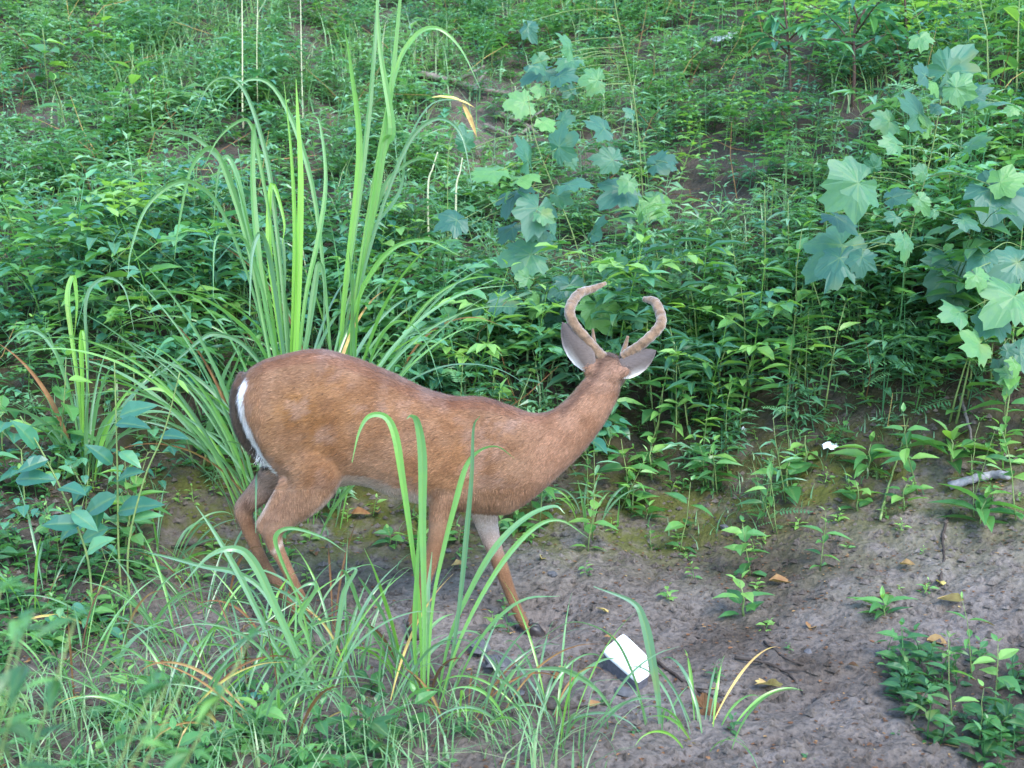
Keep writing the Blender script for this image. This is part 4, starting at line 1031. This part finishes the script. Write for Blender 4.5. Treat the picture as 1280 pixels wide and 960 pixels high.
while cnt < 180 and tries < 6000:
    tries += 1
    y = rnd.uniform(3.6, 7.2); x = rnd.uniform(-.47, .47) * y
    if abs(x - SC0.x) < .22 and SC0.y - .7 < y < SC0.y + .05: continue
    if rnd.random() > float(cover(np.array([x]), np.array([y]))[0]) * (1.0 if y < 6.2 else 0.7): continue
    for zn, test, mixd in ZONES:
        if test(x, y):
            kind = rnd.choices(list(mixd), list(mixd.values()))[0]; break
    if y < 4.3 and x < -1: kind = rnd.choice(('heart', 'seedling', 'broadleaf'))
    nm, desc = NAMES[kind]
    sc = rnd.uniform(.7, 1.25) * (0.6 if y < 4.5 else 1.0) * (1 - .45 * float(sstep(6.2, 7.2, y)))
    z0 = hz(x, y); u_, v_ = proj(np.array([x, y, z0 + .2]))
    lm = min(LAND, key=lambda q: (q[0] - u_) ** 2 + 1.6 * (q[1] - v_) ** 2)[2]
    size = 'small' if sc < .85 else 'tall' if sc > 1.08 else 'medium'
    individual(kind, rnd.randrange(8), nm, (x, y, z0 - .01), '%s %s %s' % (size, desc, lm), desc + ' on the bank', rnd.uniform(0, 6.28), sc, 'vine' if kind == 'heart' else 'weed', (rnd.uniform(-.2, .25), rnd.uniform(-.2, .2)))
    cnt += 1

FOOT = {'lance': ('leafy_weed', 'lance-leaved weed'), 'broadleaf': ('leafy_weed', 'broad-leaved weed'), 'fern': ('feathery_weed', 'feathery weed'), 'rosette': ('leaf_rosette', 'star-shaped leaf rosette'), 'seedling': ('seedling', 'leafy seedling'), 'willow': ('slender_weed', 'thin-leaved weed')}
SCRAP = G(1036, 566)
for k in range(46):
    x = rnd.uniform(-.2, 2.25) if k < 38 else rnd.uniform(-1.2, -.2); y = float(foot(np.array(x))) + rnd.uniform(-.12, .5)
    if abs(x - SCRAP.x) < .24 and SCRAP.y - .6 < y < SCRAP.y + .05: continue
    kind = rnd.choices(list(FOOT), (5, 4, 3, 2, 4, 2))[0]; nm, desc = FOOT[kind]
    z0 = hz(x, y); u_, v_ = proj(np.array([x, y, z0 + .1])); lm = min(LAND, key=lambda q: (q[0] - u_) ** 2 + 1.6 * (q[1] - v_) ** 2)[2]
    sc = rnd.uniform(.45, .85) * (1.5 if kind == 'seedling' else 1)
    individual(kind, rnd.randrange(8), nm, (x, y, z0 - .01), '%s %s on the bank foot %s' % ('tiny' if sc < .55 else 'small' if sc < .7 else 'sturdy', desc, lm), desc + ' on the bank foot', rnd.uniform(0, 6.28), sc, 'weed', (rnd.uniform(.0, .45), rnd.uniform(-.25, .25)))

# ------------------------------------------------------------------ undergrowth mass (uncountable)
def scatter_stuff(name, kind, xs, ys, sc, label, cat, tj=0.22):
    if len(xs) == 0: return
    mat, ps = KINDS[kind]; base = [bake(kind, i) for i in range(len(ps))]
    which = RG.integers(0, len(ps), len(xs)); zs = h_fine(xs, ys) - .015
    Vs, Fs, Ts, Ms, off = [], [], [], [], 0
    for i, (V, F, T, M) in enumerate(base):
        k = np.where(which == i)[0]
        if not len(k): continue
        th = RG.uniform(0, 6.28, len(k)); c, s = np.cos(th), np.sin(th); q = sc[k]
        lx, ly = RG.normal(0, .14, len(k)), RG.normal(-.05, .14, len(k))
        X = (V[None, :, 0] * c[:, None] - V[None, :, 1] * s[:, None]) * q[:, None]
        Yv = (V[None, :, 0] * s[:, None] + V[None, :, 1] * c[:, None]) * q[:, None]
        Zv = V[None, :, 2] * q[:, None]
        X = X + lx[:, None] * Zv + xs[k][:, None]; Yv = Yv + ly[:, None] * Zv + ys[k][:, None]; Zv = Zv + zs[k][:, None]
        Vs.append(np.stack([X, Yv, Zv], -1).reshape(-1, 3))
        Fs.append((F[None] + (np.arange(len(k)) * len(V))[:, None, None]).reshape(-1, 3) + off)
        off += len(k) * len(V)
        Ts.append((T[None] + (RG.normal(0, tj, len(k)) + 1.3 * fbm(xs[k] * .9 + 5, ys[k] * .9 + hash_(kind), 3))[:, None]).ravel()); Ms.append(np.tile(M, len(k)))
    obj(name, mesh_tri(name, np.vstack(Vs), np.vstack(Fs), mat, {'tint': np.clip(np.concatenate(Ts), 0, 1), 'mid': np.concatenate(Ms)}), kind='stuff', label=label, category=cat)
def pts_for(n, fn, x0=-7, x1=7, y0=3.2, y1=14.5):
    x = RG.uniform(x0, x1, n); y = RG.uniform(y0, y1, n)
    infr = np.abs(x) < 0.47 * y + .6
    keep = RG.random(n) < fn(x, y) * np.where(infr, 1, .35)
    return x[keep], y[keep]
patch = lambda x, y, o: sstep(-.15, .2, fbm(x * .8 + o, y * .8 + 2 * o, 3))
def hi(x, y): return sstep(1.0, 2.2, y - foot(x)) * (1 - .75 * sstep(.9, 1.9, x - .12 * (y - 6) + .4 * fbm(x, y, 2)))
def up(x, y): return sstep(0.3, 1.2, y - foot(x)) * cover(x, y)
left = lambda x: sstep(.3, -1.0, x)
right = lambda x: sstep(-.2, .9, x)
for name, kind, n, fn, smin, smax, lab, cat in (
    ('undergrowth', 'bush', 3100, lambda x, y: up(x, y) * (1 - .72 * hi(x, y)) * (.55 + .45 * patch(x, y, 1)), .6, 1.15, 'tangled leafy green undergrowth covering the bank', 'undergrowth'),
    ('blue_green_undergrowth', 'bluebush', 3200, lambda x, y: up(x, y) * (1 - .72 * hi(x, y)) * (.25 + .75 * patch(x, y, 5)), .6, 1.15, 'small-leaved blue-green thicket covering the upper bank', 'undergrowth'),
    ('narrow_leaved_undergrowth', 'lancebush', 2400, lambda x, y: up(x, y) * (1 - .7 * hi(x, y)) * (.2 + .8 * patch(x, y, 9)), .6, 1.1, 'narrow-leaved green undergrowth among the bank thicket', 'undergrowth'),
    ('low_undergrowth', 'lowbush', 4200, lambda x, y: cover(x, y) * np.maximum(hi(x, y) * .85, sstep(1.4, .8, y - foot(x)) * sstep(.05, .4, y - foot(x))) * (.35 + .65 * patch(x * 1.7, y * 1.7, 21)), .6, 1.2, 'low bright-leaved plants spread over the upper slope', 'undergrowth'),
    ('low_blue_undergrowth', 'lowblue', 3700, lambda x, y: cover(x, y) * hi(x, y) * (.35 + .65 * patch(x * 1.7, y * 1.7, 27)), .6, 1.2, 'low blue-green plants spread over the upper slope', 'undergrowth'),
    ('low_narrow_undergrowth', 'lowlance', 3700, lambda x, y: cover(x, y) * np.maximum(hi(x, y) * .85, sstep(1.4, .8, y - foot(x)) * sstep(.05, .4, y - foot(x))) * (.35 + .65 * patch(x * 1.7, y * 1.7, 33)), .6, 1.2, 'low narrow-leaved plants spread over the upper slope', 'undergrowth'),
    ('feathery_undergrowth', 'fern', 3000, lambda x, y: up(x, y) * right(x) * patch(x, y, 3), .7, 1.2, 'mass of feathery leaflets on the right bank', 'undergrowth'),
    ('vine_undergrowth', 'heart', 2600, lambda x, y: cover(x, y) * left(x) * (.4 + .6 * patch(x, y, 7)) * sstep(3.0, 3.6, y), .6, 1.1, 'heart-leaved vines carpeting the left bank', 'undergrowth'),
):
    xs, ys = pts_for(n, fn)
    scatter_stuff(name, kind, xs, ys, RG.uniform(smin, smax, len(xs)) * (.85 + .4 * sstep(0, .35, fbm(xs * 1.3, ys * 1.3 + 7, 2))) * (1 - .45 * sstep(1.0, .3, ys - foot(xs))) * np.where(ys < 4.6, .6, 1.0) * (1 if kind.startswith('low') else 1 - .35 * hi(xs, ys)), lab, cat)
# low ground cover on the left floor and right corner
xs, ys = pts_for(2600, lambda x, y: cover(x, y) * sstep(5.2, 4.4, y), -3.2, 3.2, 2.7, 5.2)
scatter_stuff('ground_cover', 'seedling', xs, ys, RG.uniform(.45, 1.2, len(xs)), 'low leafy ground cover on the left floor and near corner', 'ground cover')
xs, ys = pts_for(900, lambda x, y: .10 + .5 * sstep(-.3, .3, y - foot(x)) + .35 * sstep(3.5, 3.2, y) * sstep(.3, -.3, x), -2.2, 2.6, 2.9, 6.0)
scatter_stuff('sprouts', 'seedling', xs, ys, RG.uniform(.2, .75, len(xs)), 'tiny green sprouts dotted over the bare soil', 'ground cover')
# fine grass
def fine_grass(name, n, fn, x0, x1, y0, y1, L, label, wd=.0035):
    x = RG.uniform(x0, x1, n); y = RG.uniform(y0, y1, n)
    k = RG.random(n) < fn(x, y); x, y = x[k], y[k]; n = len(x); z = h_fine(x, y) - .004
    az = RG.uniform(0, 6.28, n); l = RG.uniform(L * .4, L, n); cv = RG.uniform(.3, 1.5, n)
    d = np.stack([np.cos(az), np.sin(az)], 1); s = np.stack([-d[:, 1], d[:, 0]], 1); w = wd * RG.uniform(.6, 1.3, n)
    B = np.stack([x, y, z], 1); rows = []
    for t in (0, .35, .7, 1.0):
        c = B.copy(); c[:, :2] += d * (l * cv * t * t)[:, None] * .9; c[:, 2] += l * (t - .45 * cv * t * t)
        ww = (w * (1 - t) + .0004)[:, None]; a_ = c.copy(); b2 = c.copy(); a_[:, :2] -= s * ww; b2[:, :2] += s * ww
        rows += [a_, b2]
    V = np.stack(rows, 1).reshape(-1, 3)
    f = np.array([(0, 2, 3), (0, 3, 1), (2, 4, 5), (2, 5, 3), (4, 6, 7), (4, 7, 5)])
    F = (f[None] + (np.arange(n) * 8)[:, None, None]).reshape(-1, 3)
    obj(name, mesh_tri(name, V, F, 'fine_grass', {'tint': np.repeat(np.clip(RG.normal(.45, .25, n), 0, 1), 8), 'mid': 1.0}), kind='stuff', label=label, category='grass')
gp = lambda x, y: sstep(-.12, .25, fbm(x * 2.2 + 40, y * 2.2, 3))
fine_grass('fine_grass', 3400, lambda x, y: sstep(.45, -.2, x) * sstep(3.95, 3.3, y) * (.05 + .95 * gp(x, y) ** 2), -2.2, .9, 2.8, 4.0, .26, 'fine short grass on the near trampled ground')
fine_grass('moss_grass', 5000, lambda x, y: sstep(-.3, .2, y - foot(x)) * sstep(1.2, .5, y - foot(x)) * gp(x + 9, y), -2.5, 2.8, 4.4, 6.5, .14, 'thin grass growing over the mossy bank foot')
fine_grass('bank_grass', 16000, lambda x, y: up(x, y) * gp(x * .4 + 3, y * .4), -6, 6, 5, 13, .6, 'loose long grass mixed through the bank undergrowth', .006)

n = 900
x, y = pts_for(n * 3, lambda x, y: sstep(.2, 1.0, y - foot(x)) * (.25 + .75 * patch(x, y, 41)) * .5)
mbs = MB()
for xx, yy in zip(x[:n], y[:n]):
    z = hz(xx, yy); L = RG.uniform(.15, .7); az = RG.uniform(0, 6.28); el = RG.uniform(.15, 1.35)
    d = np.array([math.cos(az) * math.cos(el), math.sin(az) * math.cos(el), math.sin(el)]); p = np.array([xx, yy, z + .02])
    V, F = tube([p, p + d * L * .5 + RG.normal(0, .02, 3), p + d * L + RG.normal(0, .05, 3) - np.array([0, 0, .08 * L])], [.0035, .0028, .0015], 3, False)
    mbs.add(V, F, RG.uniform(.3, .95))
obj('dry_stalks', mbs.mesh('dry_stalks', 'dead_leaf'), kind='stuff', label='dry brown stalks tangled through the bank plants', category='undergrowth')

# ------------------------------------------------------------------ blurred shrub close to the camera
def near_shrub():
    b = Vector((-0.72, 1.05, hz(-0.72, 1.05)))
    root = thing('near_shrub', b, 'out-of-focus leafy weed crowding the lens side corner', 'weed')
    rr = random.Random(5)
    for k in range(20):
        tx = rr.uniform(-.05, .42); top = Vector((tx, rr.uniform(-.15, .25), 1.10 + .40 * max(0, .42 - tx) * rr.uniform(.2, 1) + rr.uniform(-.05, .03)))
        C = catmull([(0, 0, -.02), tuple(top * .5 + Vector((-.05, 0, .05))), tuple(top)], 8)
        V, F = tube(C, np.linspace(.0035, .0012, len(C)), 6); mb = MB(); mb.add(V, F); obj('stem', mb.mesh('stem', 'stem_green', True), root)
        for j in range(15):
            p = Vector(C[rr.randrange(11, len(C))]); a = rr.uniform(0, 6.28); e_ = rr.uniform(-.3, .4)
            o = obj('leaf', leaf_mesh('lance', 'weed_leaf', rr.choice((.0, .25, .5))), root)
            o.matrix_local = leaf_at(p, Vector((math.cos(a) * math.cos(e_), math.sin(a) * math.cos(e_), math.sin(e_))), rr.uniform(.03, .055), rr.uniform(-.4, .4))
near_shrub()

# ------------------------------------------------------------------ fallen leaves, sticks, stones, scraps
def fallen(px, py, size, tint, label, tpl='ovate', curl=0.3):
    p = G(px, py); s = size * p.y / FPX * 1.25
    r = random.Random(int(px * 7 + py)); V, F, M = TPL[tpl]
    V = V.copy(); V[:, 2] += curl * (V[:, 1] ** 2) * 3 + curl * .5 * (V[:, 0] - .5) ** 2 + .03 * np.array([r.uniform(-1, 1) for _ in V])
    o = obj('fallen_leaf', mesh_tri('fallen_leaf', V, F, 'dead_leaf', {'tint': tint, 'mid': M}), label=label, category='leaf', group='fallen leaves on the soil')
    o.location = p + Vector((0, 0, .008)); o.scale = (s, s, s); o.rotation_euler = (r.uniform(.0, .6), r.uniform(-.5, .1), r.uniform(0, 6.28))
for a_ in ((971, 863, 26, 1.0, 'yellow star-shaped fallen leaf beside a dark twig', 'lobed0'), (1159, 806, 22, .25, 'brown curled fallen leaf on the bare bank', 'round', .7), (962, 732, 24, .9, 'curled cream leaf among the wide-leaved weed', 'ovate', .8),
           (1204, 757, 26, .95, 'pale yellow fallen leaf standing on edge', 'round', .7), (1178, 737, 18, .7, 'tan leaf next to the pale yellow one', 'ovate', .6), (1126, 712, 18, .65, 'tan curled leaf up the bare bank', 'ovate', .7),
           (1114, 747, 18, .45, 'orange leaf in a small green rosette', 'lance', .5), (872, 892, 28, .4, 'reddish dead leaf near the pale box blades', 'lobed1'), (888, 866, 16, .7, 'ochre leaf lying on a dark twig', 'ovate', .5),
           (1010, 790, 18, .15, 'dark brown leaf in a soil hollow', 'round', .5), (1243, 786, 14, .45, 'small orange leaf on the right bank', 'lance', .4), (440, 646, 22, .75, 'ochre leaf under the deer belly', 'ovate', .5),
           (472, 643, 16, .5, 'orange leaf beside the ochre one under the belly', 'ovate', .5), (676, 703, 16, .85, 'yellow leaf ahead of the raised foreleg', 'ovate', .6), (705, 838, 20, .3, 'red-brown leaf between box and hoof', 'ovate', .4),
           (690, 851, 14, .7, 'small ochre leaf below the red-brown one', 'round', .4), (735, 886, 16, .4, 'rusty leaf on the soil below the box', 'ovate', .4), (568, 832, 14, .5, 'orange leaf by the dark flat stones', 'ovate', .4),
           (565, 712, 18, .55, 'tan leaf behind the near foreleg', 'ovate', .5), (755, 800, 14, .35, 'reddish leaf touching the box corner', 'ovate', .4), (760, 770, 14, .8, 'yellowish leaf behind the box', 'ovate', .4), (672, 885, 18, .6, 'grey-tan leaf flat on the near soil', 'ovate', .3), (1060, 835, 14, .3, 'brown leaf below the soil hollow', 'ovate', .5), (395, 700, 16, .45, 'orange-brown leaf by the deer hind leg', 'ovate', .5)):
    fallen(*a_)
def stick(name, label, pts_px, rpx, mat, lift=.008, cat='stick', side=(), taper=.5, group=None):
    pts = []
    for x, y in pts_px: g = G(x, y); pts.append(g + Vector((0, 0, lift)))
    b = pts[0]; r = rpx * b.y / FPX
    C = catmull([tuple(p - b) for p in pts], 5); C[1:-1] += RG.normal(0, min(r * .25, .0025), C[1:-1].shape)
    V, F = tube(C, np.linspace(r, r * taper, len(C)) * RG.uniform(.95, 1.05, len(C)), 8)
    mb = MB(); mb.add(V, F)
    for i, dx, dy, dz in side:
        V, F = tube([C[i], C[i] + np.array((dx, dy, dz)) * .5, C[i] + np.array((dx, dy, dz))], [r * .6, r * .45, r * .25], 6); mb.add(V, F)
    o = obj(name, mb.mesh(name, mat, True), label=label, category=cat)
    if group: o['group'] = group
    o.location = b
stick('stick', 'grey weathered stick poking from the right bank', [(1186, 616), (1215, 608), (1240, 602), (1260, 604)], 6, 'grey_wood', .03, taper=.9)
stick('twig', 'dark twig running from under the white box', [(815, 826), (845, 848), (882, 870), (905, 874)], 2.6, 'dark_wood', side=((8, .04, -.03, .01), (11, -.02, -.06, .01)))
stick('twig', 'dark forked twig beside the yellow star leaf', [(918, 826), (955, 834), (985, 845), (1005, 870)], 2.4, 'dark_wood', side=((9, .08, -.01, .01),))
stick('twig', 'thin dark twig on the soil beyond the forked one', [(955, 805), (985, 828), (1005, 835)], 1.8, 'dark_wood')
stick('twig', 'dark root curving down the right bank crack', [(1188, 640), (1178, 670), (1180, 700), (1172, 735)], 2.2, 'dark_wood', .004)
stick('twig', 'pale thin stem lying up the mossy bank', [(1100, 655), (1108, 620), (1122, 580), (1135, 530)], 1.8, 'stem_green', .02)
stick('twig', 'pale bent twig hanging under the broad-leaved weed', [(1200, 505), (1208, 535), (1216, 570)], 2.4, 'dead_wood', .03)
stick('twig', 'dark twig on the near soil below the box', [(640, 875), (690, 890), (740, 885)], 2.0, 'dark_wood')
stick('twig', 'broken twig behind the deer hind feet', [(215, 688), (250, 684), (290, 690)], 2.2, 'dark_wood', .012)
stick('dead_branch', 'grey dead branch lying across the dark hollow', [(512, 100), (540, 106), (575, 115), (605, 122), (640, 126)], 5, 'dead_wood', .06, 'branch', ((9, .25, -.1, .12), (13, .1, .2, .15)))
stick('dead_branch', 'pale broken root below the grey dead branch', [(620, 150), (650, 160), (672, 178)], 4, 'dead_wood', .05, 'branch', ((6, .15, -.1, .1),))
stick('dead_branch', 'thin dead branch slanting beside the broken root', [(605, 165), (640, 178), (665, 168), (700, 150)], 3, 'dead_wood', .05, 'branch')
stick('dead_branch', 'dark fallen limb in shade at the left edge', [(0, 210), (30, 222), (70, 235)], 4, 'dark_wood', .05, 'branch')
def stone(px, py, size, label, flat=.45):
    p = G(px, py); r = np.random.default_rng(int(px + py)); s = size * p.y / FPX
    rings = []
    for k in range(6):
        ph = -math.pi / 2 + math.pi * (k + .15) / 5.3
        t = np.arange(9) * 2 * math.pi / 9
        rr = math.cos(ph) * (1 + r.uniform(-.22, .22, 9))
        rings.append(np.stack([np.cos(t) * rr * s * .5, np.sin(t) * rr * s * .38, np.full(9, math.sin(ph) * s * .5 * flat) + r.uniform(-.04, .04, 9) * s], 1))
    V, F = rings_loft(rings); mb = MB(); mb.add(V, F)
    o = obj('stone', mb.mesh('stone', 'stone', False), label=label, category='stone', group='dark stones on the soil')
    o.location = p + Vector((0, 0, s * .08)); o.rotation_euler = (r.uniform(-.2, .2), r.uniform(-.2, .2), r.uniform(0, 6))
for x, y, s, lab in ((600, 812, 36, 'dark flat stone in front of the near foreleg'), (622, 832, 44, 'bluish flat stone below the dark one'), (570, 805, 18, 'small pale stone beside the dark flat stone'), (500, 675, 16, 'grey pebble under the deer belly'), (560, 690, 14, 'dark pebble between the forelegs'),
                   (425, 775, 24, 'dark stone at the hind hooves'), (690, 720, 18, 'small stone by the yellow leaf'), (1100, 820, 16, 'bluish stone left of the brown curled leaf'), (780, 868, 26, 'flat grey stone against the box'), (905, 660, 14, 'little stone on the mossy bank'), (1010, 815, 12, 'pebble below the soil hollow'), (650, 870, 16, 'pebble on the near soil')):
    stone(x, y, s, lab)
def scrap(px, py, L, W, label, rz, tilt):
    p = G(px, py); r = np.random.default_rng(int(px)); V, F = [], []
    n = 6
    for layer in (0, 1):
        for i in range(n):
            for j in range(4):
                V.append(((i / (n - 1) - .5) * L, (j / 3 - .5) * W * (1 - .25 * abs(i / (n - 1) - .4)), .012 * math.sin(i * 1.9 + j) + .006 * r.uniform(-1, 1) - layer * .004))
    for layer in (0, 1):
        for i in range(n - 1):
            for j in range(3):
                a = layer * n * 4 + i * 4 + j; q = [(a, a + 4, a + 5), (a, a + 5, a + 1)]
                F += q if layer == 0 else [t[::-1] for t in q]
    o = obj('paper_scrap', mesh_tri('paper_scrap', V, F, 'litter_white'), label=label, category='litter')
    o.location = p + Vector((0, -.02, .035)); o.rotation_euler = (tilt, 0, rz)
scrap(1036, 566, .10, .045, 'crumpled white scrap lying on the mossy bank', .35, .5)
scrap(903, 52, .26, .10, 'bluish white scrap caught on the upper slope', -1.0, .7)
scrap(928, 546, .03, .02, 'tiny pale scrap near the moss patch', .4, .4)
# bits of dead leaf and twig strewn over the soil
n = 5200
x = RG.uniform(-2.3, 2.6, n); y = RG.uniform(2.9, 5.6, n); z = h_fine(x, y) + .004
V0 = np.array([(0, -.3, 0), (.6, -.35, .08), (1, .1, 0), (.5, .4, .1), (0, .2, .02)]); f0 = np.array([(0, 1, 2), (0, 2, 3), (0, 3, 4)])
th = RG.uniform(0, 6.28, n); s = RG.uniform(.006, .022, n); asp = RG.uniform(.15, 1, n)
VX = V0[None] * s[:, None, None]; VX[:, :, 1] *= asp[:, None]
LV = np.stack([VX[..., 0] * np.cos(th)[:, None] - VX[..., 1] * np.sin(th)[:, None] + x[:, None], VX[..., 0] * np.sin(th)[:, None] + VX[..., 1] * np.cos(th)[:, None] + y[:, None], VX[..., 2] + z[:, None]], -1).reshape(-1, 3)
obj('leaf_litter', mesh_tri('leaf_litter', LV, (f0[None] + (np.arange(n) * 5)[:, None, None]).reshape(-1, 3), 'dead_leaf', {'tint': np.repeat(np.clip(RG.normal(.22, .22, n), 0, 1), 5), 'mid': 1.0}), kind='stuff', label='crumbs of dead leaf and twig strewn over the soil', category='litter')
n = 14000
x = RG.uniform(-2.3, 2.6, n); y = RG.uniform(2.9, 5.6, n); z = h_fine(x, y)
V0 = np.array([(1, 0, 0), (0, 1, 0), (-1, 0, 0), (0, -1, 0), (0.1, 0.1, .8)]); f0 = np.array([(0, 1, 4), (1, 2, 4), (2, 3, 4), (3, 0, 4)])
s = .003 + .018 * RG.random(n) ** 3
CV = (V0[None] * s[:, None, None] * RG.uniform(.6, 1.4, (n, 5, 3)) + np.stack([x, y, z], 1)[:, None]).reshape(-1, 3)
obj('soil_crumbs', mesh_tri('soil_crumbs', CV, (f0[None] + (np.arange(n) * 5)[:, None, None]).reshape(-1, 3), 'soil', {'moss': 0.0, 'humus': np.repeat(RG.random(n) * .7, 5)}), kind='stuff', label='crumbs of soil scattered on the bare floor', category='soil')
